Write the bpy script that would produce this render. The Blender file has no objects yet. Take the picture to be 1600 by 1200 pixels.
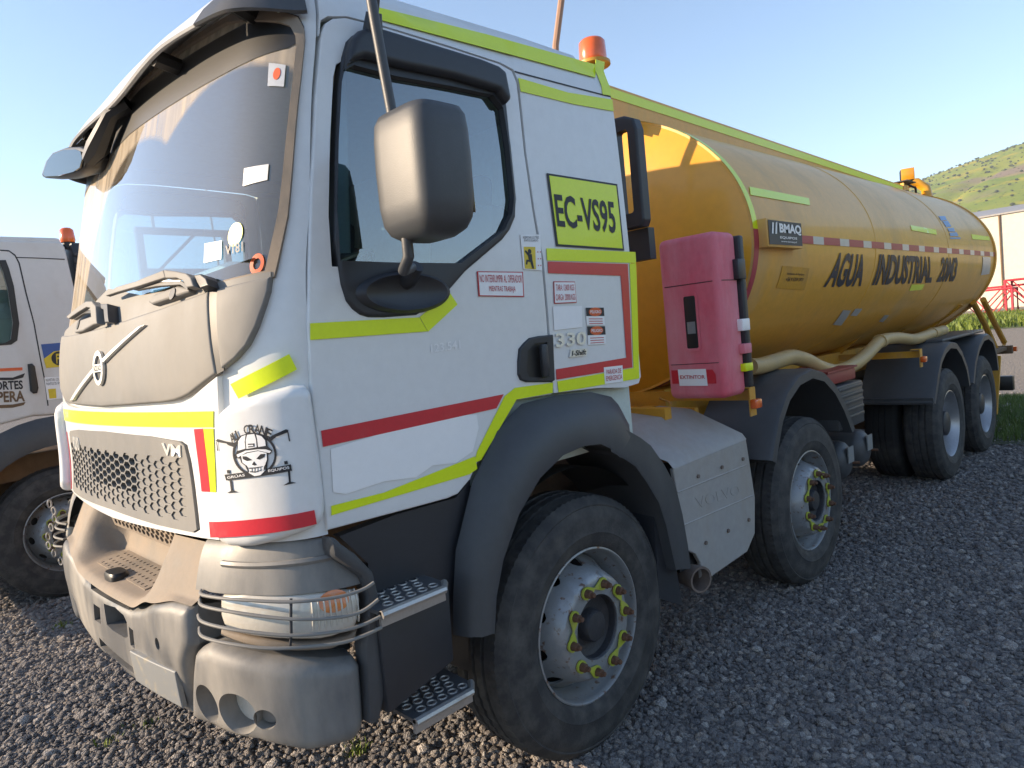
import bpy, bmesh, math, random
import numpy as np
from mathutils import Vector, Matrix, Euler
from mathutils.geometry import delaunay_2d_cdt

random.seed(7)
sc = bpy.context.scene
PI = math.pi

# ------------------------------------------------------------------ camera
cd = bpy.data.cameras.new('camera')
cam = bpy.data.objects.new('camera', cd)
sc.collection.objects.link(cam)
yaw, pitch, roll = 0.775664, -0.062572, -0.097514
f_ = Vector((math.sin(yaw) * math.cos(pitch), math.cos(yaw) * math.cos(pitch), math.sin(pitch)))
r_ = Vector((math.cos(yaw), -math.sin(yaw), 0)); u_ = r_.cross(f_)
r2 = math.cos(roll) * r_ + math.sin(roll) * u_; u2 = -math.sin(roll) * r_ + math.cos(roll) * u_
cam.matrix_world = Matrix(((r2.x, u2.x, -f_.x, -0.6670), (r2.y, u2.y, -f_.y, -2.9543), (r2.z, u2.z, -f_.z, 1.6556), (0, 0, 0, 1)))
cd.sensor_width = 36; cd.lens = 1086.00 / 1600 * 36
cd.clip_start = .05; cd.clip_end = 5000
sc.camera = cam

# ------------------------------------------------------------------ sky, sun, exposure
SUN_EL, SUN_AZ = math.radians(19), math.radians(41)       # AZ: how far the sun stands towards +Y from straight ahead of the truck (-X)
sd = Vector((-math.cos(SUN_AZ) * math.cos(SUN_EL), math.sin(SUN_AZ) * math.cos(SUN_EL), math.sin(SUN_EL)))
w = bpy.data.worlds.new('World'); sc.world = w; w.use_nodes = True
nt = w.node_tree; bg = nt.nodes['Background']
sky = nt.nodes.new('ShaderNodeTexSky'); sky.sky_type = 'NISHITA'; sky.sun_disc = False
sky.sun_elevation = SUN_EL; sky.sun_rotation = math.atan2(sd.x, sd.y)
sky.altitude = 600; sky.air_density = 1.0; sky.dust_density = .2; sky.ozone_density = 2.2
nt.links.new(sky.outputs[0], bg.inputs[0]); bg.inputs[1].default_value = .135
sl = bpy.data.lights.new('sun', 'SUN'); sl.energy = 4.5; sl.angle = math.radians(.6); sl.color = (1, .81, .60)
so = bpy.data.objects.new('sun', sl); sc.collection.objects.link(so); so.location = (0, 0, 30)
so.rotation_euler = sd.to_track_quat('Z', 'Y').to_euler()
sc.view_settings.view_transform = 'Standard'; sc.view_settings.look = 'None'
sc.view_settings.gamma = 1; sc.view_settings.use_curve_mapping = False
sc.view_settings.exposure = 1.27
sc.view_settings.use_white_balance = True; sc.view_settings.white_balance_temperature = 6900; sc.view_settings.white_balance_tint = 10

# ---- surfaces of the cab, bumper and tank (metres; X back along the truck, Y across, Z up) ----
def tab(t, z):
    """value of a curve given by points, smooth (no kinks)"""
    n = len(t)
    if z <= t[0][0]: return t[0][1]
    if z >= t[-1][0]: return t[-1][1]
    i = max(k for k in range(n - 1) if t[k][0] <= z)
    def sl(k):
        if k <= 0 or k >= n - 1: return 0. if n < 3 else ((t[1][1] - t[0][1]) / (t[1][0] - t[0][0]) if k <= 0 else (t[-1][1] - t[-2][1]) / (t[-1][0] - t[-2][0]))
        return (t[k + 1][1] - t[k - 1][1]) / (t[k + 1][0] - t[k - 1][0])
    h = t[i + 1][0] - t[i][0]; u = (z - t[i][0]) / h; u2, u3 = u * u, u * u * u
    return (2 * u3 - 3 * u2 + 1) * t[i][1] + (u3 - 2 * u2 + u) * h * sl(i) + (3 * u2 - 2 * u3) * t[i + 1][1] + (u3 - u2) * h * sl(i + 1)
def lin(t, z):
    if z <= t[0][0]: return t[0][1]
    for (a, va), (b, vb) in zip(t, t[1:]):
        if z <= b: return va + (vb - va) * (z - a) / (b - a)
    return t[-1][1]
def smooth(a, b, x):
    x = max(0.0, min(1.0, (x - a) / (b - a))); return x * x * (3 - 2 * x)
TW = [(1.0, 1.150), (1.9, 1.150), (2.6, 1.128), (2.72, 1.105), (2.8, 1.06)]
TXF = [(1.05, .045), (1.15, .055), (1.3, .068), (1.5, .070), (1.7, .078), (1.85, .100), (1.93, .125), (2.1, .165), (2.65, .29), (2.8, .34)]
TXS = [(1.1, .312), (1.76, .326), (1.9, .337), (2.1, .375), (2.4, .425), (2.62, .475), (2.75, .50)]
def W(z): return tab(TW, z)
QF, QC = .87, .46
def plan(q, x0, xc, xs, w):
    """front plan curve: q is the distance round the front, 0 = centre line"""
    a = abs(q); s = 1 if q > 0 else -1
    if a <= QF: return x0 + (xc - x0) * (a / QF) ** 2, s * a
    t = min(1.0, (a - QF) / QC) * math.pi / 2; k = 2 * (xc - x0) / QF * (w - QF)
    return xc + k * math.sin(t) + (xs - xc - k) * (1 - math.cos(t)), s * (QF + (w - QF) * math.sin(t))
def front_par(z): x = tab(TXF, z); return x, x + .055, tab(TXS, z), W(z)
def FRONT(q, z):
    X, Y = plan(q, *front_par(z)); return (X, Y, z)
TB = [(.40, .05), (.5, .015), (.6, .0), (.75, -.01), (.9, -.005), (1.0, .02), (1.1, .06), (1.2, .09)]
def bump_par(z): x = tab(TB, z); return x - .015, x + .055, .375, 1.195 - .3 * max(0, z - .95)
def BUMP(q, z):
    X, Y = plan(q, *bump_par(z)); return (X, Y, z)
def SIDE(X, z): return (X, -W(z), z)
def SIDER(X, z): return (X, W(z), z)
TA, TBZ, TZC, TX1, TX2 = 1.207, .89, 2.094, 2.98, 8.924
def TANK(X, th):
    """th = angle up from the widest line on the near side"""
    return (X, -TA * math.cos(th), TZC + TBZ * math.sin(th))

# ------------------------------------------------------------------ materials
def M(name, col, rough=.5, metal=0., dust=None, amt=0., scale=4., streak=1., bump=0., bscale=60., coat=0., var=.06, spec=.5, dust2=None, amt2=0., scale2=25.):
    m = bpy.data.materials.new(name); m.use_nodes = True; n = m.node_tree.nodes; l = m.node_tree.links
    b = n['Principled BSDF']; b.inputs['Roughness'].default_value = rough; b.inputs['Metallic'].default_value = metal
    b.inputs['Coat Weight'].default_value = coat; b.inputs['Coat Roughness'].default_value = .12
    b.inputs['Specular IOR Level'].default_value = spec
    tc = n.new('ShaderNodeTexCoord')
    def noise(sc_, det=6, st=1.):
        mp = n.new('ShaderNodeMapping'); mp.inputs['Scale'].default_value = (sc_, sc_, sc_ / st)
        l.new(tc.outputs['Object'], mp.inputs[0])
        t = n.new('ShaderNodeTexNoise'); t.inputs['Scale'].default_value = 1; t.inputs['Detail'].default_value = det
        t.inputs['Roughness'].default_value = .62
        l.new(mp.outputs[0], t.inputs['Vector']); return t.outputs[0]
    def mix(fac, a, bcol):
        x = n.new('ShaderNodeMix'); x.data_type = 'RGBA'
        l.new(fac, x.inputs[0])
        if isinstance(a, tuple): x.inputs[6].default_value = (*a, 1)
        else: l.new(a, x.inputs[6])
        x.inputs[7].default_value = (*bcol, 1); return x.outputs[2]
    def ramp(src, lo, hi, top=1.):
        r = n.new('ShaderNodeMapRange'); r.inputs[1].default_value = lo; r.inputs[2].default_value = hi; r.inputs[4].default_value = top
        l.new(src, r.inputs[0]); return r.outputs[0]
    fine = noise(scale * 9, 8)
    c = mix(ramp(fine, .3, .75), col, tuple(max(0, v * (1 - 2.2 * var)) for v in col))
    rr = None
    if dust:
        # amt 0..1: how much of the surface the dust film covers
        k = ramp(noise(scale, 7, streak), .78 - .6 * amt, 1.02 - .45 * amt, min(1, .55 + amt * .5))
        c = mix(k, c, dust)
        rr = n.new('ShaderNodeMapRange'); rr.inputs[3].default_value = rough; rr.inputs[4].default_value = max(rough, .85); l.new(k, rr.inputs[0])
        l.new(rr.outputs[0], b.inputs['Roughness'])
    if dust2:
        k2 = ramp(noise(scale2, 8, 1.), .86 - .5 * amt2, .94 - .5 * amt2, .9)
        c = mix(k2, c, dust2)
    l.new(c, b.inputs['Base Color'])
    if bump:
        bn = n.new('ShaderNodeBump'); bn.inputs['Strength'].default_value = bump; bn.inputs['Distance'].default_value = .01
        l.new(noise(bscale, 5), bn.inputs['Height']); l.new(bn.outputs[0], b.inputs['Normal'])
    return m
TAN = (.40, .32, .235); BROWN = (.17, .115, .075)
white = M('white_cab_paint', (.74, .75, .75), .32, dust=(.60, .54, .45), amt=.32, scale=2.6, streak=3.5, coat=.3, var=.03, dust2=(.42, .37, .30), amt2=.08, scale2=40)
white2 = M('white_cab_paint_of_parked_truck', (.66, .65, .63), .42, dust=(.50, .43, .35), amt=.4, scale=2.5, streak=3, coat=.15, var=.03)
hood_m = M('dusty_grey_hood_plastic', (.17, .17, .168), .58, dust=(.27, .252, .222), amt=.62, scale=2.0, streak=2, bump=.04, bscale=220)
plast = M('weathered_grey_plastic', (.058, .062, .068), .48, dust=(.125, .12, .115), amt=.42, scale=3.2, streak=2.5, bump=.10, bscale=260)
plast_d = M('dark_plastic', (.026, .029, .036), .45, dust=(.12, .11, .10), amt=.32, scale=4, streak=3, bump=.06, bscale=260)
bump_m = M('dusty_grey_bumper_plastic', (.125, .128, .132), .38, dust=(.38, .35, .305), amt=.56, scale=3.4, streak=3.2, bump=.06, bscale=240, dust2=(.06, .06, .06), amt2=.2)
shelf_m = M('brown_dusty_plastic', (.20, .17, .14), .7, dust=(.31, .245, .185), amt=.75, scale=5, bump=.10, bscale=120)
black = M('black_plastic', (.012, .013, .015), .4, dust=(.07, .065, .06), amt=.25, scale=6, streak=3)
rubber = M('worn_tyre_rubber', (.022, .022, .023), .75, dust=(.11, .10, .09), amt=.45, scale=3.5, bump=.25, bscale=90, spec=.25)
rubber_w = M('dusty_tyre_sidewall', (.040, .040, .042), .7, dust=(.105, .10, .092), amt=.62, scale=13, bump=.15, bscale=120, spec=.3)
rim_m = M('painted_steel_rim', (.30, .315, .33), .36, metal=.3, dust=(.27, .23, .19), amt=.42, scale=7, dust2=(.15, .07, .035), amt2=.56, scale2=30)
rim_d = M('bright_steel_rim', (.42, .43, .45), .33, metal=.6, dust=(.25, .23, .21), amt=.35, scale=5)
hub_m = M('greasy_hub', (.035, .036, .042), .5, dust=(.12, .10, .09), amt=.35, scale=18, bump=.3, bscale=90)
rust = M('rusty_steel', (.12, .055, .03), .8, dust=(.22, .13, .085), amt=.5, scale=20, bump=.3, bscale=150)
rusty_pipe = M('rusty_pipe', (.17, .13, .11), .7, dust=(.26, .19, .15), amt=.5, scale=14, bump=.3, bscale=150)
fluo = M('fluorescent_yellow_tape', (.74, .87, .004), .38, dust=(.42, .52, .04), amt=.22, scale=8, bump=.06, bscale=300, coat=.3, var=.03)
red_t = M('red_reflective_tape', (.62, .018, .035), .32, dust=(.55, .10, .11), amt=.28, scale=9, coat=.4, var=.05)
red_f = M('faded_red_tape', (.44, .05, .07), .45, dust=(.42, .16, .15), amt=.3, scale=9)
silv_t = M('silver_reflective_tape', (.50, .52, .54), .35, metal=.2, dust=(.40, .36, .3), amt=.3, scale=9)
tank_m = M('yellow_ochre_tank_paint', (.80, .405, .055), .48, dust=(.47, .34, .20), amt=.45, scale=2.2, streak=2.6, coat=.2, dust2=(.34, .20, .09), amt2=.20, scale2=11)
tank_low = M('yellow_chassis_paint', (.66, .33, .03), .45, dust=(.35, .22, .12), amt=.5, scale=6, dust2=(.10, .06, .03), amt2=.25)
head_m = M('yellow_tank_head_paint', (.78, .37, .025), .38, dust=(.50, .33, .14), amt=.25, scale=1.4, streak=3, coat=.3)
alum = M('scuffed_aluminium', (.36, .35, .34), .58, metal=.12, dust=(.33, .28, .22), amt=.5, scale=3, streak=2, dust2=(.20, .11, .06), amt2=.25, scale2=12, bump=.05, bscale=40)
nose = M('worn_step_metal', (.42, .41, .40), .35, metal=.6, dust=(.25, .22, .19), amt=.4, scale=14)
cab_red = M('faded_red_cabinet', (.72, .11, .16), .55, dust=(.78, .38, .42), amt=.56, scale=3.2, streak=3.5, bump=.05, bscale=200)
chrome = M('satin_chrome', (.80, .80, .78), .38, metal=.75, dust=(.5, .45, .38), amt=.2, scale=20)
letter = M('black_lettering', (.012, .014, .02), .5)
tank_letter = M('worn_dark_blue_lettering', (.022, .03, .05), .5, dust=(.45, .28, .10), amt=.30, scale=7, streak=4)
red_letter = M('red_lettering', (.55, .03, .04), .5)
sticker = M('white_sticker', (.88, .88, .88), .4, var=.02)
sticker_o = M('orange_sticker', (.75, .12, .03), .4)
sticker_b = M('blue_sticker', (.03, .10, .34), .4)
sticker_y = M('yellow_sticker', (.75, .55, .03), .4)
sticker_g = M('faded_grey_sticker', (.22, .23, .235), .5, dust=(.45, .36, .2), amt=.4, scale=30)
blue_let = M('light_blue_lettering', (.22, .38, .62), .5)
orange = M('orange_lens', (.85, .14, .02), .25, coat=.6)
orange_y = M('amber_lens', (.9, .36, .02), .25, coat=.6)
amber_d = M('dusty_amber_lens', (.70, .20, .05), .2, dust=(.55, .36, .22), amt=.4, scale=30, coat=.9)
seat_m = M('grey_seat_fabric', (.10, .115, .13), .9)
dash_m = M('dashboard_plastic', (.50, .49, .42), .7)
lining = M('cab_lining', (.60, .66, .60), .9)
curtain = M('beige_curtain', (.80, .74, .60), .9)
hose_m = M('cream_hose', (.50, .35, .15), .5, dust=(.42, .33, .2), amt=.5, scale=8)
red_box = M('red_tool_box', (.30, .045, .035), .55, dust=(.25, .10, .08), amt=.4, scale=10)
steel_red = M('red_painted_lattice', (.55, .04, .06), .5, dust=(.5, .2, .18), amt=.3, scale=5)
mud = M('muddy_chassis', (.16, .10, .055), .85, dust=(.25, .16, .09), amt=.5, scale=6, bump=.5, bscale=30)
wall_m = M('cream_warehouse_cladding', (.66, .60, .49), .7, dust=(.58, .50, .40), amt=.4, scale=.3, streak=3)
copper = M('tan_rod', (.42, .24, .15), .5)
mirror_m = M('mirror_glass', (.10, .10, .09), .08, metal=1., var=.0)

def glass_mat(name, tint, refl=1.0, dusty=False, rough=.015):
    m = bpy.data.materials.new(name); m.use_nodes = True; n = m.node_tree.nodes; l = m.node_tree.links
    n.remove(n['Principled BSDF']); out = n['Material Output']
    tr = n.new('ShaderNodeBsdfTransparent'); tr.inputs[0].default_value = (*tint, 1)
    gl = n.new('ShaderNodeBsdfGlossy'); gl.inputs['Roughness'].default_value = rough; gl.inputs[0].default_value = (1, 1, 1, 1)
    fr = n.new('ShaderNodeFresnel'); fr.inputs[0].default_value = 1.5
    ma = n.new('ShaderNodeMath'); ma.operation = 'MULTIPLY_ADD'; ma.inputs[1].default_value = 1.7 * refl; ma.inputs[2].default_value = .02; ma.use_clamp = True
    l.new(fr.outputs[0], ma.inputs[0])
    mx = n.new('ShaderNodeMixShader'); l.new(ma.outputs[0], mx.inputs[0]); l.new(tr.outputs[0], mx.inputs[1]); l.new(gl.outputs[0], mx.inputs[2])
    last = mx.outputs[0]
    if dusty:
        # a film of road dust, wiped clean inside the two arcs of the wipers
        tc = n.new('ShaderNodeTexCoord'); sep = n.new('ShaderNodeSeparateXYZ'); l.new(tc.outputs['Object'], sep.inputs[0])
        def arc(py, pz, r):
            cx = n.new('ShaderNodeCombineXYZ'); l.new(sep.outputs[1], cx.inputs[1]); l.new(sep.outputs[2], cx.inputs[2])
            v = n.new('ShaderNodeVectorMath'); v.operation = 'DISTANCE'; v.inputs[1].default_value = (0, py, pz); l.new(cx.outputs[0], v.inputs[0])
            r_ = n.new('ShaderNodeMapRange'); r_.inputs[1].default_value = r - .012; r_.inputs[2].default_value = r + .012; l.new(v.outputs['Value'], r_.inputs[0])
            return r_.outputs[0]
        mn = n.new('ShaderNodeMath'); mn.operation = 'MULTIPLY'
        l.new(arc(-.80, 1.93, .64), mn.inputs[0]); l.new(arc(-.12, 1.93, .60), mn.inputs[1])
        ns = n.new('ShaderNodeTexNoise'); ns.inputs['Scale'].default_value = 5; ns.inputs['Detail'].default_value = 8
        mp = n.new('ShaderNodeMapping'); mp.inputs['Scale'].default_value = (1, 5, .6); l.new(tc.outputs['Object'], mp.inputs[0]); l.new(mp.outputs[0], ns.inputs['Vector'])
        r3 = n.new('ShaderNodeMapRange'); r3.inputs[1].default_value = .25; r3.inputs[2].default_value = .8; r3.inputs[3].default_value = .25; r3.inputs[4].default_value = .80
        l.new(ns.outputs[0], r3.inputs[0])
        m2 = n.new('ShaderNodeMath'); m2.operation = 'MULTIPLY'; l.new(mn.outputs[0], m2.inputs[0]); l.new(r3.outputs[0], m2.inputs[1])
        m3 = n.new('ShaderNodeMath'); m3.operation = 'MULTIPLY_ADD'; m3.inputs[1].default_value = .92; m3.inputs[2].default_value = .11; l.new(m2.outputs[0], m3.inputs[0])
        df = n.new('ShaderNodeBsdfDiffuse'); df.inputs[0].default_value = (.52, .44, .34, 1)
        mx2 = n.new('ShaderNodeMixShader'); l.new(m3.outputs[0], mx2.inputs[0]); l.new(last, mx2.inputs[1]); l.new(df.outputs[0], mx2.inputs[2]); last = mx2.outputs[0]
    l.new(last, out.inputs[0]); return m
glass_w = glass_mat('windscreen_glass', (.84, .97, .92), 1.3, True)
glass_s = glass_mat('side_window_glass', (.26, .44, .58), 2.2)
glass_d = glass_mat('parked_truck_glass', (.35, .5, .5), 1.3)
lens_m = M('dusty_headlight_lens', (.60, .57, .50), .22, metal=0., dust=(.56, .49, .39), amt=.5, scale=6, coat=1.)
tread_m = M('step_tread_steel', (.13, .135, .145), .4, metal=.5, dust=(.22, .20, .18), amt=.35, scale=12)

# ------------------------------------------------------------------ helpers
def link(o, parent=None):
    sc.collection.objects.link(o)
    if parent is not None: o.parent = parent
    return o
def sub(v): return Vector(v)
ORI = Vector((0, 0, 0))                      # where the current thing's Empty stands; parts are modelled in world coordinates
def obj(name, vf, mat, parent=None, label=None, smooth=35, bevel=0., kind=None, seg=2, local=False):
    v, f = vf
    me = bpy.data.meshes.new(name); me.from_pydata([tuple(p) for p in v], [], f); me.validate()
    bm = bmesh.new(); bm.from_mesh(me)
    if bevel:
        bmesh.ops.remove_doubles(bm, verts=bm.verts, dist=1e-5)
        bmesh.ops.recalc_face_normals(bm, faces=bm.faces)
        es = [e for e in bm.edges if len(e.link_faces) == 2 and e.calc_face_angle(0) > .5]
        bmesh.ops.bevel(bm, geom=es, offset=bevel, segments=seg, affect='EDGES', profile=.5, clamp_overlap=True)
    bm.to_mesh(me); bm.free()
    if smooth:
        me.shade_smooth(); me.set_sharp_from_angle(angle=math.radians(smooth))
    me.materials.append(mat)
    o = bpy.data.objects.new(name, me); link(o, parent)
    if parent is not None and not local and parent.parent is None: o.location = -Vector(parent.location)
    if label: o['label'] = label
    if kind: o['kind'] = kind
    return o
def thing(name, label, cat, loc=(0, 0, 0), group=None):
    o = bpy.data.objects.new(name, None); o.empty_display_size = .3; o.location = loc; link(o); o['label'] = label; o['category'] = cat
    if group: o['group'] = group
    return o
def tagt(o, label, cat, group=None):
    o['label'] = label; o['category'] = cat
    if group: o['group'] = group
    return o

def loop_pts(poly, step):
    out = []
    n = len(poly)
    for i in range(n):
        a = np.array(poly[i], float); b = np.array(poly[(i + 1) % n], float)
        k = max(1, int(math.ceil(np.linalg.norm(b - a) / step)))
        for j in range(k): out.append(a + (b - a) * j / k)
    return np.array(out)
def inside(P, L):
    x, y = P[:, 0], P[:, 1]; r = np.zeros(len(P), bool)
    n = len(L)
    for i in range(n):
        x1, y1 = L[i]; x2, y2 = L[(i + 1) % n]
        if y1 == y2: continue
        c = ((y1 > y) != (y2 > y)) & (x < (x2 - x1) * (y - y1) / (y2 - y1) + x1); r ^= c
    return r
def seg_dist(P, L):
    d = np.full(len(P), 1e9)
    for i in range(len(L)):
        a = L[i]; b = L[(i + 1) % len(L)]; ab = b - a; q = max(1e-12, ab @ ab)
        t = np.clip(((P - a) @ ab) / q, 0, 1); e = P - a - t[:, None] * ab
        d = np.minimum(d, np.sqrt((e ** 2).sum(1)))
    return d
def tri2d(outer, holes, step, inner_step=None, roll=0.):
    ist = inner_step or step
    L = [loop_pts(outer, step)] + [loop_pts(h, min(step, .02)) for h in holes]
    lo = L[0].min(0); hi = L[0].max(0)
    gx = np.arange(lo[0] + ist * .5, hi[0], ist); gy = np.arange(lo[1] + ist * .5, hi[1], ist)
    if len(gx) and len(gy):
        G = np.stack(np.meshgrid(gx, gy), -1).reshape(-1, 2); G = G + (((G[:, 1:] / ist).astype(int) % 2) * ist * .5) * np.array([[1, 0]])
        ok = inside(G, L[0])
        for h in L[1:]: ok &= ~inside(G, h)
        G = G[ok]
        if len(G):
            d = np.min([seg_dist(G, l) for l in L], 0); ok = d > .4 * ist
            if roll: ok &= seg_dist(G, L[0]) > roll * 1.02
            G = G[ok]
    else: G = np.zeros((0, 2))
    if roll:        # rows of points running round inside the edge, so that the rounded edge is smooth
        O = L[0]; a_ = np.roll(O, 1, 0); b_ = np.roll(O, -1, 0); t_ = b_ - a_; t_ /= np.maximum(1e-9, np.linalg.norm(t_, axis=1))[:, None]
        ar = np.sum(O[:, 0] * np.roll(O[:, 1], -1) - np.roll(O[:, 0], -1) * O[:, 1]); nn = np.stack([-t_[:, 1], t_[:, 0]], 1) * (1 if ar > 0 else -1)
        for k_ in (.12, .35, .65, 1.):
            Q = O + nn * roll * k_; Q = Q[inside(Q, O)]
            if len(Q): Q = Q[seg_dist(Q, O) > roll * k_ * .93]
            if len(Q) and len(L) > 1:
                for h in L[1:]: Q = Q[~inside(Q, h)]
                if len(Q): Q = Q[np.min([seg_dist(Q, h) for h in L[1:]], 0) > .004]
            if len(Q): G = np.concatenate([G, Q])
    pts = [Vector(p) for l in L for p in l] + [Vector(p) for p in G]
    edges = []; s = 0
    for l in L:
        edges += [(s + i, s + (i + 1) % len(l)) for i in range(len(l))]; s += len(l)
    r = delaunay_2d_cdt(pts, edges, [], 0, 1e-6)
    V = np.array([tuple(v) for v in r[0]]); T = np.array(r[2])
    C = V[T].mean(1); ok = inside(C, L[0])
    for h in L[1:]: ok &= ~inside(C, h)
    return V, T[ok], L
CEN = (1.3, 0, 1.7)
def norm_of(surf, u, v, cen):
    P = Vector(surf(u, v)); a = Vector(surf(u + .002, v)) - Vector(surf(u - .002, v)); b = Vector(surf(u, v + .002)) - Vector(surf(u, v - .002))
    n = a.cross(b)
    if n.length < 1e-12: n = Vector((0, -1, 0))
    n.normalize()
    if n.dot(P - Vector(cen)) < 0: n = -n
    return P, n
def patch(surf, outer, holes=(), off=0., thick=.02, roll=0., step=.05, inner=None, cen=CEN, disp=None):
    if roll: step = min(step, roll * .45)
    V, T, L = tri2d(outer, list(holes), step, inner, roll)
    D = np.min([seg_dist(V, l) for l in L[:1]], 0) if roll else None
    P3 = []; N3 = []
    for i, (u, v) in enumerate(V):
        P, n = norm_of(surf, u, v, cen); o = off
        if roll and D[i] < roll: o -= roll - math.sqrt(max(0, roll ** 2 - (roll - D[i]) ** 2))
        if disp: o += disp(u, v)
        P3.append(P + n * o); N3.append(n)
    faces = []
    for t in T:
        a, b, c = (P3[k] for k in t); nn = (b - a).cross(c - a)
        faces.append(tuple(t) if nn.dot(N3[t[0]]) >= 0 else tuple(t[::-1]))
    verts = list(P3)
    if thick:
        for l in L:
            base = len(verts); n = len(l)
            isout = l is L[0]
            for (u, v) in l:
                P, nn = norm_of(surf, u, v, cen); o = off
                if disp: o += disp(u, v)
                r0 = o - (roll if (roll and isout) else 0)
                verts.append(P + nn * r0); verts.append(P + nn * (min(r0, o) - thick))
            for i in range(n):
                j = (i + 1) % n; faces.append((base + 2 * i, base + 2 * j, base + 2 * j + 1, base + 2 * i + 1))
    return verts, faces
def plane(axis, val, sgn=1):
    if axis == 'Y': return lambda a, b: (a, val, b)
    if axis == 'X': return lambda a, b: (val, a, b)
    return lambda a, b: (a, b, val)
def sym(L):
    """near half of an outline, from the centre line round and back to it -> whole outline"""
    L = [(0., L[0][1])] + [p for p in L[1:-1]] + [(0., L[-1][1])]
    return L + [(-a, b) for a, b in reversed(L[1:-1])]
def circ(c, r, n=20, ry=None): return [(c[0] + r * math.cos(2 * PI * i / n), c[1] + (ry or r) * math.sin(2 * PI * i / n)) for i in range(n)]
def rrect(x0, y0, x1, y1, r, n=4):
    out = []
    for cx, cy, a in ((x1 - r, y1 - r, 0), (x0 + r, y1 - r, 90), (x0 + r, y0 + r, 180), (x1 - r, y0 + r, 270)):
        for i in range(n + 1): t = math.radians(a + 90 * i / n); out.append((cx + r * math.cos(t), cy + r * math.sin(t)))
    return out
class MB:
    def __init__(s): s.v = []; s.f = []
    def add(s, vf):
        k = len(s.v); s.v += [Vector(p) for p in vf[0]]; s.f += [tuple(i + k for i in f) for f in vf[1]]; return s
    def box(s, c, d, rot=None):
        k = len(s.v); R_ = Euler(rot).to_matrix() if rot else Matrix.Identity(3)
        for x in (-.5, .5):
            for y in (-.5, .5):
                for z in (-.5, .5): s.v.append(Vector(c) + R_ @ Vector((x * d[0], y * d[1], z * d[2])))
        s.f += [tuple(k + i for i in f) for f in ((0, 1, 3, 2), (4, 6, 7, 5), (0, 4, 5, 1), (2, 3, 7, 6), (0, 2, 6, 4), (1, 5, 7, 3))]; return s
    def bb(s, a, b):
        return s.box([(p + q) / 2 for p, q in zip(a, b)], [abs(q - p) for p, q in zip(a, b)])
    def tube(s, path, r, n=12, cap=True, rs=None):
        P = [Vector(p) for p in path]; k = len(s.v); m = len(P); up = None
        for i, p in enumerate(P):
            d = (P[min(i + 1, m - 1)] - P[max(i - 1, 0)]).normalized()
            if up is None: up = Vector((0, 0, 1)) if abs(d.z) < .9 else Vector((1, 0, 0))
            a = d.cross(up).normalized(); b = a.cross(d).normalized(); up = b
            rr = rs[i] if rs else r
            for j in range(n): t = 2 * PI * j / n; s.v.append(p + (a * math.cos(t) + b * math.sin(t)) * rr)
        for i in range(m - 1):
            for j in range(n): s.f.append((k + i * n + j, k + i * n + (j + 1) % n, k + (i + 1) * n + (j + 1) % n, k + (i + 1) * n + j))
        if cap: s.f.append(tuple(k + j for j in reversed(range(n)))); s.f.append(tuple(k + (m - 1) * n + j for j in range(n)))
        return s
    def lathe(s, prof, n=48, o=(0, 0, 0), ax='Y', rmod=None):
        """prof: (radius, position along the axis)"""
        k = len(s.v); m = len(prof); o = Vector(o)
        for j in range(n):
            t = 2 * PI * j / n; c_, s_ = math.cos(t), math.sin(t)
            for i, (r, h) in enumerate(prof):
                if rmod: r += rmod(i, j)
                if ax == 'Y': s.v.append(o + Vector((r * c_, h, r * s_)))
                elif ax == 'X': s.v.append(o + Vector((h, r * c_, r * s_)))
                else: s.v.append(o + Vector((r * c_, r * s_, h)))
        for j in range(n):
            q = (j + 1) % n
            for i in range(m - 1): s.f.append((k + j * m + i, k + j * m + i + 1, k + q * m + i + 1, k + q * m + i))
        return s
    def loft(s, rings, closed=False, cap=False):
        k = len(s.v); n = len(rings[0])
        for r in rings: s.v += [Vector(p) for p in r]
        for i in range(len(rings) - 1):
            for j in range(n if closed else n - 1): s.f.append((k + i * n + j, k + i * n + (j + 1) % n, k + (i + 1) * n + (j + 1) % n, k + (i + 1) * n + j))
        if cap: s.f.append(tuple(k + j for j in range(n))[::-1]); s.f.append(tuple(k + (len(rings) - 1) * n + j for j in range(n)))
        return s
    def prism(s, poly, axis, a, b):
        """closed outline extruded along an axis"""
        def P(u, v, h): return (h, u, v) if axis == 'X' else ((u, h, v) if axis == 'Y' else (u, v, h))
        return s.loft([[P(u, v, a) for u, v in poly], [P(u, v, b) for u, v in poly]], True, True)
    @property
    def vf(s): return s.v, s.f
def spline(P, k):
    out = []
    for i in range(len(P) - 1):
        a, b, c, d = P[max(0, i - 1)], P[i], P[i + 1], P[min(len(P) - 1, i + 2)]
        for j in range(k):
            t = j / k; out.append(.5 * ((2 * b) + (c - a) * t + (2 * a - 5 * b + 4 * c - d) * t * t + (3 * b - a - 3 * c + d) * t ** 3))
    return out + [P[-1]]
def at(p, off):
    return (p[0] + off[0], p[1] + off[1], p[2] + off[2])
def on(surf, uv, off, cen=CEN):
    P, n = norm_of(surf, uv[0], uv[1], cen); return P + n * off

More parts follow.
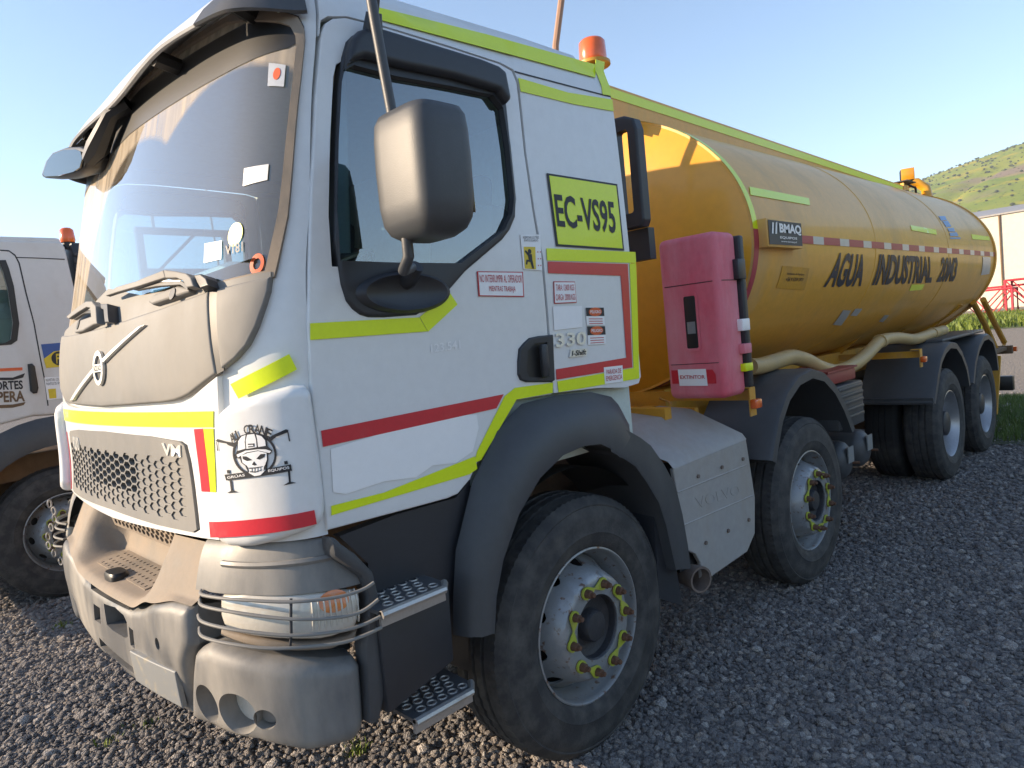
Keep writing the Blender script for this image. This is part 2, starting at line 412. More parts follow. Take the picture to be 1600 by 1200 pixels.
_font = {}
def text2d(s, bold=0.):
    cu = bpy.data.curves.new('t', 'FONT'); cu.body = s; cu.size = 1; cu.offset = bold; cu.resolution_u = 3
    o = bpy.data.objects.new('t', cu); sc.collection.objects.link(o)
    dg = bpy.context.evaluated_depsgraph_get(); me = o.evaluated_get(dg).to_mesh()
    V = np.array([(v.co.x, v.co.y) for v in me.vertices]); F = [tuple(p.vertices) for p in me.polygons]
    o.evaluated_get(dg).to_mesh_clear(); bpy.data.objects.remove(o); bpy.data.curves.remove(cu)
    return V, F
def bil(c, u, v):
    """c: corners top-left, top-right, bottom-right, bottom-left"""
    tl, tr, br, bl = (np.array(x, float) for x in c)
    return (bl * (1 - u) + br * u) * (1 - v) + (tl * (1 - u) + tr * u) * v
def text_on(surf, corners, s, off=.004, bold=.01, cen=CEN, fine=False, thick=0, cuts=None):
    V, F = text2d(s, bold); lo = V.min(0); hi = V.max(0); V = (V - lo) / (hi - lo)
    if fine:
        bm = bmesh.new(); vs = [bm.verts.new((x, y, 0)) for x, y in V]
        for f in F:
            try: bm.faces.new([vs[i] for i in f])
            except ValueError: pass
        for k in range(1, 12): bmesh.ops.bisect_plane(bm, geom=bm.verts[:] + bm.edges[:] + bm.faces[:], plane_co=(0, k / 12, 0), plane_no=(0, 1, 0))
        bm.verts.ensure_lookup_table(); bm.verts.index_update()
        V = np.array([(v.co.x, v.co.y) for v in bm.verts]); F = [tuple(v.index for v in f.verts) for f in bm.faces]; bm.free()
    out = []
    for x, y in V:
        q = bil(corners, x, y); out.append(on(surf, q, off, cen))
    if thick:
        n = len(out); cnt = {}
        for f in F:
            for a, b in zip(f, f[1:] + f[:1]): cnt[(a, b)] = 1
        back = [on(surf, bil(corners, x, y), off - thick, cen) for x, y in V]; out += back
        F = F + [(a, b, b + n, a + n) for (a, b) in cnt if (b, a) not in cnt]
    return out, F
def sub_corners(c, u0, v0, u1, v1):
    """a rectangle inside a quad, in fractions of it (v up)"""
    return [tuple(bil(c, u0, v1)), tuple(bil(c, u1, v1)), tuple(bil(c, u1, v0)), tuple(bil(c, u0, v0))]
def decal(name, surf, poly, mat, parent, off=.004, label=None, cen=CEN, step=.06, holes=(), thick=.0015):
    return obj(name, patch(surf, poly, holes, off, thick, 0, step, cen=cen), mat, parent, label)
def ring_poly(outer, w):
    """outline band: keyhole-free, as an outer loop and a hole"""
    c = np.array(outer).mean(0); o = np.array(outer)
    h = [tuple(p + (c - p) * w) for p in o]; return outer, [h]
exec_order = 1
# ================================================================== THE WATER TANKER: CAB
truck = thing('tanker_truck', 'nearest truck, with white cab, fluorescent yellow stripes and a long ochre water tank', 'truck', (4.5, 0, 0))
HZ0 = [(-0.0959, 1.85)][0][1]; HZE = [(-0.89, 1.882)][0][1]
GL = sym([(0, 2.79), (-.45, 2.785), (-.80, 2.755), (-.98, 2.70)] + [(-1.123, 2.661), (-1.18, 2.642), (-1.215, 2.606), (-1.224, 2.572), (-1.218, 2.46), (-1.202, 2.305), (-1.184, 2.075), (-1.167, 2), (-1.146, 1.905), (-0.9219, 1.895), (-0.4005, 1.919)] + [(0, 1.955)])
# body shell behind the outer panels
shell = obj('cab_shell', patch(FRONT, [(-1.33, 1.15), (1.33, 1.15), (1.33, 2.80), (-1.33, 2.80)], [GL], -.012, .03, 0, .06), white, truck)
decal('dusty_cowl', FRONT, sym([(0, 2.0)] + [(-0.3961, 1.928), (-0.9189, 1.903), (-1.145, 1.912), (-1.148, 1.897), (-0.8981, 1.879)] + [(-.6, HZ0 - .03), (0, HZ0 - .03)]), hood_m, truck, .004, thick=.012)
# hood (three grey plastic panels)
hood = obj('hood_panel', patch(FRONT, sym([(0, HZ0), (-.3, HZ0 + .10 * (HZE - HZ0)), (-.6, HZ0 + .42 * (HZE - HZ0))] + [(-0.89, 1.882), (-0.9348, 1.642), (-0.7751, 1.589), (-0.7285, 1.579), (-0.6806, 1.572), (-0.5989, 1.567)] + [(0, 1.556)]), (), .012, .03, .008, .05, inner=.05), hood_m, truck)
CP = [(-0.9297, 1.883), (-1.033, 1.89), (-1.148, 1.897), (-1.146, 1.858), (-1.132, 1.823), (-1.101, 1.763), (-1.063, 1.713), (-1.016, 1.68), (-0.9566, 1.653)]
for s in (1, -1):
    obj('hood_corner_panel', patch(FRONT, [(s * a, b) for a, b in CP], (), .010, .03, .007, .05, inner=.05), hood_m, truck)
# white front panel below the hood, the grille sits in it
GR = sym([(-0.1731, 1.463), (-0.4718, 1.456), (-0.6935, 1.443), (-0.7239, 1.432), (-0.7358, 1.384), (-0.7458, 1.273), (-0.7634, 1.173), (-0.7349, 1.162), (-0.4911, 1.16), (-0.2975, 1.167)])
GRZ1, GRZ0 = GR[0][1], GR[10 - 1][1]
FP = sym([(0, 1.548)] + [(-0.4606, 1.55), (-0.6904, 1.558), (-0.7846, 1.577), (-0.9339, 1.634), (-0.9252, 1.538), (-0.8714, 1.153), (-0.7738, 1.149)] + [(0, 1.135)])
obj('front_panel', patch(FRONT, FP, [[(q * 1.0, z) for q, z in GR]], .006, .03, 0, .06), white, truck)
TF = [(-0.9023, 1.535), (-0.8937, 1.488)]
decal('reflective_tape', FRONT, [(TF[0][0], TF[0][1]), (TF[1][0], TF[1][1]), (.905, TF[1][1] - .004), (.905, TF[0][1] + .004)], fluo, truck, .0085)
decal('reflective_tape', FRONT, [(-0.8384, 1.484), (-0.893, 1.484), (-0.8664, 1.294), (-0.8369, 1.293)], fluo, truck, .0085)
decal('red_tape', FRONT, [(-0.7805, 1.482), (-0.8365, 1.484), (-0.835, 1.293), (-0.7836, 1.291)], red_t, truck, .0085)
decal('red_tape', FRONT, [(.86, 1.43), (.885, 1.43), (.87, 1.16), (.845, 1.16)], red_t, truck, .0085)
# grille
def gdisp(u, v): return .006 * smooth(0, .05, v - GRZ0) * 0
hexes = []; shallow = []
Rh = .034; dx = .112; dz = .0285
zt = [(-0.6892, 1.397)][0][1]; zb = GRZ0 + .05
row = 0; z = GRZ0 + .02
while z < zt - .01:
    q = -.784 + (dx / 2 if row % 2 else 0)
    while q < .785:
        wz = abs(q) / .70
        zlow = GRZ0 + .045 + .01 * wz
        if z > GRZ0 + .012 and inside(np.array([[q, z]]), np.array(GR))[0] and seg_dist(np.array([[q, z]]), np.array(GR))[0] > .036:
            h = [(q + Rh * math.cos(PI / 3 * k), z + .0148 * math.sin(PI / 3 * k)) for k in range(6)]
            hexes.append(h); shallow.append(not (abs(q) < .27 and z > GRZ0 + .09 and z < zt - .02))
        q += dx
    row += 1; z += dz / 2 * 1.12
grille = obj('grille', patch(FRONT, [(a * .985, b) for a, b in GR], hexes, .012, .022, 0, .035, inner=.08), hood_m, truck)
sh = MB()
back = [(a * .98, b) for a, b in GR]
obj('grille_backing', patch(FRONT, back, [rrect(-.29, GRZ0 + .085, .29, zt - .015, .02)], .0065, .004, 0, .06), hood_m, grille)
obj('radiator', patch(FRONT, back, (), -.035, .004, 0, .12), black, truck)
# name letters on the grille, emblem on the hood
obj('letters', text_on(FRONT, [(-0.5657, 1.437), (-0.6947, 1.432), (-0.6887, 1.395), (-0.5633, 1.397)], 'VM', .016, .03, thick=.004), chrome, grille)
VO = [(-0.5772, 1.443)][0]
obj('letters', text_on(FRONT, [(.60, 1.425), (.45, 1.425), (.45, 1.365), (.60, 1.365)][::1], 'VOLVO', .016, .03, thick=.004), chrome, grille)
bar = obj('emblem_bar', patch(FRONT, [(0.505, 1.58), (0.4121, 1.583), (-0.0219, 1.696), (0.0021, 1.709)], (), .024, .012, .003, .03), chrome, hood)
obj('emblem_bar', patch(FRONT, [(-0.112, 1.716), (-0.0896, 1.729), (-0.4603, 1.817), (-0.5021, 1.818)], (), .024, .012, .003, .03), chrome, hood)
EC_ = [(-0.0432, 1.7)][0]
em = MB()
def ringpatch(c, r0, r1, off, thick, n=40): return patch(FRONT, circ(c, r0, n), [circ(c, r1, n)], off, thick, 0, .02)
obj('emblem_ring', ringpatch(EC_, .063, .046, .024, .010), chrome, hood)
obj('emblem_disc', patch(FRONT, circ(EC_, .048, 30), (), .016, .004, 0, .04), plast_d, hood)
obj('emblem_plate', patch(FRONT, rrect(EC_[0] - .058, EC_[1] - .014, EC_[0] + .058, EC_[1] + .014, .003), (), .025, .008, 0, .03), chrome, hood)
obj('letters', text_on(FRONT, [(EC_[0] + .050, EC_[1] + .010), (EC_[0] - .050, EC_[1] + .010), (EC_[0] - .050, EC_[1] - .010), (EC_[0] + .050, EC_[1] - .010)], 'VOLVO', .0265, .02), letter, hood)
# corner air deflectors (the near one carries the emblem of the crane firm)
CD = [(-0.9267, 1.491), (-0.9481, 1.532), (-0.9959, 1.557), (-1.102, 1.577), (-1.215, 1.59), (-1.267, 1.587), (-1.291, 1.567), (-1.296, 1.497), (-1.303, 1.368), (-1.305, 1.266), (-1.3, 1.215), (-1.278, 1.194), (-1.248, 1.183), (-1.125, 1.16), (-1.029, 1.145), (-0.9451, 1.142), (-0.8994, 1.152), (-0.8804, 1.188)]
defl = obj('corner_deflector', patch(FRONT, CD, (), .034, .035, .03, .05), white, truck)
obj('corner_deflector', patch(FRONT, [(-a, b) for a, b in CD], (), .05, .045, .03, .06), white, truck)
# cab corner below the A pillar, between hood corner and door
decal('reflective_tape', FRONT, [(-0.9845, 1.609), (-1.218, 1.678), (-1.245, 1.633), (-1.012, 1.566)], fluo, truck, .003)
decal('red_tape', FRONT, [(-0.8778, 1.212), (-1.082, 1.228), (-1.257, 1.238), (-1.261, 1.198), (-1.08, 1.184), (-0.883, 1.167)], red_t, defl, .039)
# ---- crane firm emblem
def L7(poly): return poly
def dk(poly, off=.0385, mat=letter, holes=()): return (poly, off, mat, holes)
logo = MB(); logo_w = MB()
def add_logo(mb, poly, off, holes=()): mb.add(patch(FRONT, poly, holes, off, .0006, 0, .012))
C0 = [(-1.076, 1.41)][0]; C1 = [(-0.9997, 1.412), (-1.149, 1.408), (-1.082, 1.47), (-1.068, 1.349)]
rx = abs(C1[0][0] - C1[1][0]) / 2; rz = abs(C1[2][1] - C1[3][1]) / 2
add_logo(logo, circ(C0, rx, 40, rz), .0365, [circ(C0, rx - .007, 40, rz - .007)])
add_logo(logo, [(-0.9609, 1.355), (-1.193, 1.374), (-1.195, 1.356), (-0.9655, 1.338)], .0372)
add_logo(logo, [(-0.9408, 1.453), (-0.9496, 1.458), (-0.9832, 1.45), (-1.017, 1.445), (-1.007, 1.434), (-0.9886, 1.44), (-0.9825, 1.445), (-0.9498, 1.449)], .0366)
add_logo(logo, [(-0.9431, 1.45), (-0.9462, 1.45), (-0.9458, 1.424), (-0.9419, 1.424)], .0366)
add_logo(logo, [(-1.127, 1.449), (-1.143, 1.459), (-1.189, 1.472), (-1.197, 1.469), (-1.193, 1.463), (-1.155, 1.454), (-1.137, 1.443)], .0366)
add_logo(logo, [(-1.193, 1.465), (-1.196, 1.466), (-1.199, 1.438), (-1.195, 1.438)], .0366)
for P in ([(-0.9784, 1.338), (-0.9856, 1.338), (-0.9868, 1.308), (-0.9796, 1.308)], [(-0.9629, 1.301), (-0.9852, 1.31), (-1.006, 1.304)], [(-1.181, 1.357), (-1.188, 1.357), (-1.187, 1.325), (-1.181, 1.325)], [(-1.162, 1.317), (-1.183, 1.326), (-1.204, 1.321)], [(-0.9716, 1.368), (-0.9826, 1.369), (-0.9825, 1.359), (-0.9722, 1.358)], [(-1.172, 1.384), (-1.183, 1.385), (-1.184, 1.375), (-1.173, 1.375)]):
    add_logo(logo, P, .0366)
# skull with helmet: pale face shape, dark outlines and features
add_logo(logo, [(-1.025, 1.451), (-1.04, 1.465), (-1.064, 1.47), (-1.086, 1.47), (-1.111, 1.462), (-1.123, 1.448), (-1.124, 1.431), (-1.138, 1.417), (-1.132, 1.409), (-1.122, 1.408), (-1.121, 1.393), (-1.116, 1.378), (-1.112, 1.361), (-1.094, 1.349), (-1.071, 1.346), (-1.05, 1.357), (-1.046, 1.377), (-1.03, 1.389), (-1.027, 1.402), (-1.012, 1.402), (-1.01, 1.411), (-1.022, 1.424)], .0374)
add_logo(logo_w, [(-1.029, 1.45), (-1.042, 1.462), (-1.057, 1.466), (-1.051, 1.447), (-1.051, 1.428), (-1.024, 1.423)], .0380)
add_logo(logo_w, [(-1.062, 1.466), (-1.086, 1.467), (-1.09, 1.45), (-1.089, 1.43), (-1.054, 1.427), (-1.055, 1.45)], .0380)
add_logo(logo_w, [(-1.092, 1.465), (-1.109, 1.459), (-1.119, 1.447), (-1.119, 1.432), (-1.094, 1.43), (-1.094, 1.45)], .0380)
add_logo(logo_w, [(-1.017, 1.412), (-1.05, 1.422), (-1.092, 1.424), (-1.118, 1.422), (-1.135, 1.416), (-1.129, 1.411), (-1.092, 1.421), (-1.052, 1.417), (-1.021, 1.404)], .0380)
add_logo(logo_w, [(-1.033, 1.409), (-1.056, 1.415), (-1.092, 1.419), (-1.119, 1.412), (-1.118, 1.393), (-1.112, 1.383), (-1.109, 1.364), (-1.091, 1.351), (-1.071, 1.349), (-1.053, 1.359), (-1.05, 1.379), (-1.035, 1.389)], .0380)
for P in ([(-1.038, 1.407), (-1.051, 1.406), (-1.07, 1.395), (-1.052, 1.393), (-1.038, 1.399)], [(-1.084, 1.398), (-1.1, 1.41), (-1.115, 1.41), (-1.111, 1.401), (-1.094, 1.395)], [(-1.075, 1.391), (-1.083, 1.381), (-1.076, 1.379), (-1.067, 1.382)], [(-1.056, 1.374), (-1.078, 1.374), (-1.102, 1.376), (-1.101, 1.374), (-1.078, 1.371), (-1.056, 1.371)], [(-1.057, 1.364), (-1.077, 1.362), (-1.099, 1.367), (-1.098, 1.365), (-1.076, 1.359), (-1.058, 1.361)], [(-1.042, 1.384), (-1.053, 1.374), (-1.054, 1.361), (-1.047, 1.371)], [(-1.113, 1.383), (-1.106, 1.374), (-1.103, 1.362), (-1.113, 1.371)],
          [(-1.065, 1.373), (-1.067, 1.373), (-1.066, 1.36), (-1.064, 1.36)], [(-1.075, 1.373), (-1.077, 1.373), (-1.075, 1.359), (-1.073, 1.359)], [(-1.085, 1.373), (-1.087, 1.373), (-1.085, 1.36), (-1.083, 1.36)], [(-1.095, 1.375), (-1.096, 1.375), (-1.095, 1.362), (-1.093, 1.362)], [(-1.061, 1.441), (-1.083, 1.441), (-1.083, 1.432), (-1.061, 1.431), (-1.062, 1.434), (-1.079, 1.434), (-1.079, 1.438), (-1.062, 1.438)]):
    add_logo(logo, P, .0386)
obj('emblem_print', logo.vf, letter, defl); obj('emblem_print', logo_w.vf, sticker, defl)
tx = MB(); word = 'ALL CRANE'; arcp = [(-1.008, 1.459), (-1.02, 1.465), (-1.032, 1.47), (-1.047, 1.476), (-1.061, 1.48), (-1.079, 1.481), (-1.097, 1.48), (-1.115, 1.474), (-1.133, 1.466)]
for i, ch in enumerate(word):
    if ch == ' ': continue
    c = arcp[i]; nx = arcp[min(i + 1, 8)]; pv = arcp[max(i - 1, 0)]
    d = np.array(nx) - np.array(pv); d /= np.linalg.norm(d); up = np.array([-d[1], d[0]]); up = up if up[1] > 0 else -up
    hw, hh = .0098, .0125; c = np.array(c)
    tx.add(text_on(FRONT, [c - d * hw + up * hh, c + d * hw + up * hh, c + d * hw - up * hh, c - d * hw - up * hh], ch, .0370, .02))
obj('letters', tx.vf, letter, defl)
obj('letters', text_on(FRONT, [(-0.9715, 1.352), (-1.038, 1.359), (-1.038, 1.35), (-0.9718, 1.343)], 'GRÚAS', .0380, .01), sticker, defl)
tx = MB().add(text_on(FRONT, [(-1.118, 1.365), (-1.187, 1.37), (-1.188, 1.361), (-1.118, 1.357)], 'EQUIPOS', .0380, .01))
obj('letters', tx.vf, sticker, defl)

# ---- sides
def door_side(SF, near):
    outer = [(0.3066, 1.164), (0.308, 1.404), (0.307, 1.588), (0.321, 1.76), (0.3434, 1.913), (0.3795, 2.133), (0.4366, 2.416), (0.4856, 2.612), (0.5022, 2.643), (0.5335, 2.667), (0.5814, 2.683), (0.7234, 2.689), (0.987, 2.685), (1.23, 2.678), (1.292, 2.663), (1.307, 2.617), (1.299, 2.351), (1.308, 2.134), (1.327, 1.94), (1.323, 1.72), (1.314, 1.498), (1.312, 1.433), (1.119, 1.436), (1.056, 1.41), (1.001, 1.353), (0.919, 1.269), (0.8589, 1.196), (0.7992, 1.159), (0.7538, 1.154), (0.5449, 1.158)]
    gl = [(0.4415, 1.936), (0.4512, 2.083), (0.4856, 2.292), (0.5229, 2.469), (0.5375, 2.506), (0.5743, 2.529), (0.732, 2.526), (0.9542, 2.537), (1.157, 2.542), (1.201, 2.503), (1.206, 2.363), (1.201, 2.175), (1.181, 2.115), (1.132, 2.054), (0.9065, 1.932), (0.6492, 1.932)]
    glo = [(x + (x - .85) * .06, z + (z - 2.2) * .06) for x, z in gl]
    d = obj('door', patch(SF, outer, [glo], 0, .035, .006, .06, inner=.07), white, truck)
    fr = obj('window_frame', patch(SF, [(0.4362, 1.929), (0.433, 1.998), (0.4706, 2.234), (0.5092, 2.436), (0.5398, 2.548), (0.5634, 2.6), (0.5904, 2.626), (0.6282, 2.643), (0.6891, 2.652), (0.8398, 2.652), (1.1, 2.647), (1.18, 2.64), (1.212, 2.627), (1.224, 2.589), (1.225, 2.507), (1.219, 2.341), (1.212, 2.159), (1.2, 2.104), (1.165, 2.056), (1.121, 2.019), (0.9255, 1.904), (0.8454, 1.842), (0.7342, 1.78), (0.7013, 1.766), (0.5778, 1.764), (0.5201, 1.767), (0.4919, 1.776), (0.4677, 1.794), (0.4493, 1.819), (0.4385, 1.867)], [gl], .012, .03, .012, .03, inner=.05), plast_d, d)
    obj('wind_deflector', patch(SF, [(0.5329, 2.505), (0.5482, 2.56), (0.568, 2.601), (0.5928, 2.626), (0.6282, 2.643), (0.6891, 2.652), (1.1, 2.647), (1.18, 2.64), (1.215, 2.625), (1.223, 2.53), (1.203, 2.513), (1.168, 2.551), (0.9582, 2.559), (0.7359, 2.55), (0.6003, 2.55), (0.5542, 2.528)], (), .045, .03, .018, .03), plast_d, d)
    obj('side_window', patch(SF, gl, (), -.012, 0, 0, .15), glass_s, d)
    # moulded bowl in the frame that carries the lower mirror arm
    if near:
        c = [(0.6604, 1.872)][0]
        bm_ = MB(); prof = [(.0, .0), (.10, .004), (.145, .014), (.165, .02), (.185, .010), (.20, -.01)]
        rings = []
        for r, h in prof: rings.append([(c[0] + r * math.cos(t) * .95, -W(c[1]) - .012 - h, c[1] - .035 + r * math.sin(t) * .34) for t in [2 * PI * k / 36 for k in range(36)]])
        obj('mirror_mount', bm_.loft(rings, True).vf, plast_d, d)
    hp = [(1.138, 1.576), (1.151, 1.622), (1.178, 1.641), (1.211, 1.658), (1.261, 1.662), (1.341, 1.662), (1.327, 1.486), (1.308, 1.481), (1.171, 1.496), (1.142, 1.507), (1.132, 1.529)]
    h = obj('door_handle', patch(SF, hp, [[(1.173, 1.537), (1.191, 1.612), (1.229, 1.635), (1.3, 1.635), (1.294, 1.512), (1.267, 1.503), (1.184, 1.514)]], .010, .012, .006, .02), plast_d, d)
    obj('handle_recess', patch(SF, hp, (), -.020 + .022, .003, 0, .05), black, h)
    a, b = [(1.263, 1.63), (1.26, 1.504)]
    g = MB(); y = -(W(a[1]) + .022) if near else W(a[1]) + .022
    g.box(((a[0] + b[0]) / 2, y, (a[1] + b[1]) / 2), (.036, .022, abs(a[1] - b[1])))
    obj('handle_grip', g.vf, plast_d, h, bevel=.008)
    return d
door = door_side(SIDE, True); door_side(SIDER, False)
def side_rest(SF):
    return patch(SF, [(1.60, 1.425), (1.78, 1.405), (1.885, 1.412), (1.905, 1.44), (1.905, 2.80), (.515, 2.80), (.475, 2.60), (.488, 2.648), (.515, 2.668)] + [(0.5875, 2.688), (0.7273, 2.693), (0.9917, 2.69), (1.238, 2.683), (1.303, 2.669), (1.317, 2.621), (1.308, 2.354), (1.317, 2.137), (1.337, 1.943), (1.333, 1.722), (1.323, 1.499), (1.322, 1.437)], (), 0, .03, 0, .07)
obj('side_panel', side_rest(SIDE), white, truck); obj('side_panel', side_rest(SIDER), white, truck)
# seam under the roof and inner dark lining behind the door gap
ln = MB()
for s in (-1, 1):
    ln.bb((.36, s * 1.085, 1.2), (1.88, s * 1.10, 1.93)).bb((1.30, s * 1.07, 1.93), (1.88, s * 1.085, 2.66)).bb((.40, s * 1.03, 2.68), (1.88, s * 1.045, 2.74)).bb((.33, s * 1.085, 1.2), (.37, s * 1.11, 1.93))
ln.bb((.36, -1.1, 1.16), (1.88, 1.1, 1.20)).bb((1.84, -1.06, 1.2), (1.88, 1.06, 2.72)).bb((.5, -1.0, 2.74), (1.88, 1.0, 2.78)).bb((.30, -1.05, 1.2), (.36, 1.05, 1.86))
obj('added_roof_box', MB().bb((1.25, -.48, 2.90), (1.84, .48, 3.07)).vf, white, truck, bevel=.04)  # unseen box, added so the roof shadow reaches higher on the tank head
obj('cab_lining', ln.vf, lining, truck)
# roof
def cab_outline(z, inset, n=10):
    pts = []
    for i in range(61):
        q = -1.33 + 2.66 * i / 60; X, Y, _ = FRONT(q, min(z, 2.8)); pts.append((X, Y))
    w_ = W(2.8); pts += [(1.0, w_), (1.5, w_), (1.82, w_ - .01), (1.90, w_ - .09), (1.905, 0), (1.90, -w_ + .09), (1.82, -w_ + .01), (1.5, -w_), (1.0, -w_)]
    cx, cy = 1.15, 0
    out = []
    for X, Y in pts:
        out.append((cx + (X - cx) * (1 - inset / .8), cy + (Y - cy) * (1 - inset / 1.06)))
    return out
roof = MB(); rings = []
for ins, h in ((0, 0), (.03, .03), (.07, .055), (.13, .08), (.22, .10), (.38, .12), (.6, .13), (.79, .135)):
    rings.append([(x, y, 2.80 + h + .03 * smooth(.3, 1.9, x) * (1 if h > 0 else 0)) for x, y in cab_outline(2.8, ins)])
roof.loft(rings, True, True)
obj('roof', roof.vf, white, truck)
bk = MB().bb((1.89, -1.10, 1.42), (1.905, 1.10, 2.70)).bb((1.885, -1.05, 2.70), (1.90, 1.05, 2.83)); obj('rear_wall', bk.vf, white, truck)
# tapes on the sides
for P, m in (([(0.325, 1.759), (0.7104, 1.758), (0.7379, 1.711), (0.3189, 1.712)], fluo), ([(0.7131, 1.759), (0.8499, 1.834), (0.878, 1.794), (0.7405, 1.71)], fluo), ([(0.3201, 1.452), (1.051, 1.466), (1.01, 1.421), (0.3204, 1.405)], red_t),
             ([(1.109, 1.482), (1.319, 1.478), (1.311, 1.439), (1.113, 1.439)], fluo), ([(1.056, 1.458), (1.109, 1.481), (1.113, 1.439), (0.9141, 1.254), (0.8803, 1.248), (0.9003, 1.286)], fluo), ([(0.3256, 1.232), (0.5089, 1.23), (0.8864, 1.271), (0.8925, 1.227), (0.8555, 1.215), (0.3221, 1.205)], fluo)):
    decal('reflective_tape' if m is fluo else 'red_tape', SIDE, P, m, door, .0035)
decal('blank_sign', SIDE, [(0.3437, 1.394), (0.4735, 1.407), (0.7109, 1.426), (0.8647, 1.419), (0.9137, 1.412), (0.9168, 1.366), (0.88, 1.29), (0.8018, 1.265), (0.702, 1.276), (0.6313, 1.251), (0.5131, 1.264), (0.377, 1.255), (0.3365, 1.269)], sticker, door, .0030)
for P, m in (([(0.7231, 2.76), (1.236, 2.804), (1.89, 2.827), (1.844, 2.75), (1.186, 2.726), (0.7054, 2.708)], fluo), ([(1.898, 2.85), (1.963, 2.853), (1.908, 2.676), (1.847, 2.671)], fluo), ([(1.316, 2.638), (1.605, 2.634), (1.91, 2.659), (1.903, 2.606), (1.631, 2.591), (1.318, 2.587)], fluo),
             ([(1.358, 1.995), (1.946, 1.992), (1.942, 1.943), (1.354, 1.948)], fluo), ([(1.893, 1.94), (1.942, 1.942), (1.888, 1.433), (1.347, 1.437), (1.345, 1.48), (1.852, 1.483)], fluo), ([(1.357, 1.944), (1.879, 1.938), (1.843, 1.486), (1.342, 1.487), (1.344, 1.527), (1.806, 1.532), (1.819, 1.887), (1.353, 1.899)], red_t)):
    decal('reflective_tape' if m is fluo else 'red_tape', SIDE, P, m, truck, .0035)
decal('seam', SIDE, [(1.306, 2.664), (1.589, 2.669), (1.908, 2.675), (1.906, 2.67), (1.587, 2.664), (1.305, 2.659)], letter, truck, .0015)
# fleet number plate
NP = [(1.406, 2.287), (1.861, 2.284), (1.86, 1.996), (1.415, 2.004)]
decal('dark_oval', SIDE, circ([(1.627, 2.133)][0], .165, 36, .105), letter, truck, .0025)
decal('plate_border', SIDE, NP, letter, truck, .0050)
decal('number_plate', SIDE, sub_corners(NP, .025, .03, .975, .97), fluo, truck, .0062)
obj('letters', text_on(SIDE, [(1.43, 2.209), (1.818, 2.204), (1.812, 2.066), (1.431, 2.079)], 'EC-VS95', .0080, .022), letter, truck)
# stickers
def stick(corn, lines, mat, parent, border=None, surf=SIDE, bold=.0, off=.004, bg=sticker, name='warning_sticker', cen=CEN):
    st = decal(name, surf, corn, border or bg, parent, off, cen=cen)
    if border: decal('sticker_face', surf, sub_corners(corn, .025, .04, .975, .96), bg, st, off + .001, cen=cen)
    for (u0, v0, u1, v1, s) in lines: obj('letters', text_on(surf, sub_corners(corn, u0, v0, u1, v1), s, off + .0022, bold, cen), mat, st)
    return st
stick([(0.982, 1.906), (1.212, 1.904), (1.205, 1.811), (0.9783, 1.819)], ((.04, .56, .96, .86, 'NO INTERRUMPIR AL OPERADOR'), (.22, .14, .80, .42, 'MIENTRAS TRABAJA')), red_letter, door, red_letter)
stick([(1.378, 1.867), (1.506, 1.865), (1.504, 1.78), (1.369, 1.78)], ((.08, .58, .92, .86, 'TARA: 12400 KGS'), (.06, .14, .94, .42, 'CARGA: 20000 KGS')), red_letter, truck, red_letter)
stick([(1.36, 1.77), (1.535, 1.766), (1.526, 1.681), (1.354, 1.678)], (), red_letter, truck, None)
for c in ([(1.558, 1.758), (1.676, 1.754), (1.675, 1.719), (1.557, 1.724)], [(1.555, 1.682), (1.673, 1.676), (1.672, 1.641), (1.554, 1.646)]):
    s_ = decal('warning_sticker', SIDE, sub_corners(c, 0, -1.1, 1, 1), sticker, truck, .004)
    decal('sticker_face', SIDE, c, letter, s_, .005)
    cc = bil(c, .5, .5); decal('orange_oval', SIDE, circ(cc, .043, 20, .018), sticker_o, s_, .006)
    obj('letters', text_on(SIDE, sub_corners(c, .2, .32, .8, .68), 'PELIGRO', .0072, .01), sticker, s_)
    t_ = MB()
    for k in range(3): t_.add(patch(SIDE, sub_corners(c, .12, -.38 - .28 * k, .88, -.30 - .28 * k), (), .0052, .0005, 0, .2))
    obj('small_print', t_.vf, red_letter, s_, kind='stuff')
obj('badge', text_on(SIDE, [(1.356, 1.666), (1.544, 1.662), (1.536, 1.61), (1.352, 1.611)], '330', .008, .018, thick=.004), chrome, truck)
bd = decal('badge', SIDE, [(1.438, 1.597), (1.542, 1.593), (1.532, 1.565), (1.426, 1.566)], chrome, truck, .008, thick=.006)
obj('letters', text_on(SIDE, [(1.445, 1.591), (1.533, 1.59), (1.526, 1.569), (1.438, 1.57)], 'I-Shift', .0092, .02), letter, bd)
stick([(1.64, 1.506), (1.77, 1.502), (1.764, 1.433), (1.639, 1.436)], ((.1, .56, .9, .84, 'PARADA DE'), (.06, .16, .94, .46, 'EMERGENCIA')), red_letter, truck, None, off=.0055)
cs = stick([(1.22, 2.042), (1.329, 2.046), (1.319, 1.909), (1.217, 1.913)], ((.1, .88, .9, .95, 'RESPETAR LOS TRES'), (.15, .80, .85, .86, 'PUNTOS DE APOYO')), letter, door, None)
decal('sticker_face', SIDE, [(1.23, 1.997), (1.293, 1.998), (1.284, 1.913), (1.224, 1.916)], sticker_y, cs, .005)
cl = MB()
for P in (circ([(1.258, 1.98)][0], .0095, 12), [(1.246, 1.968), (1.268, 1.971), (1.268, 1.947), (1.25, 1.945)], [(1.231, 1.98), (1.238, 1.984), (1.257, 1.969), (1.249, 1.961)], [(1.25, 1.949), (1.268, 1.95), (1.273, 1.916), (1.263, 1.916), (1.256, 1.94), (1.242, 1.942), (1.237, 1.93), (1.23, 1.932), (1.236, 1.949)]): cl.add(patch(SIDE, P, (), .0062, .0005, 0, .1))
obj('climber_print', cl.vf, letter, cs)
sm = MB()
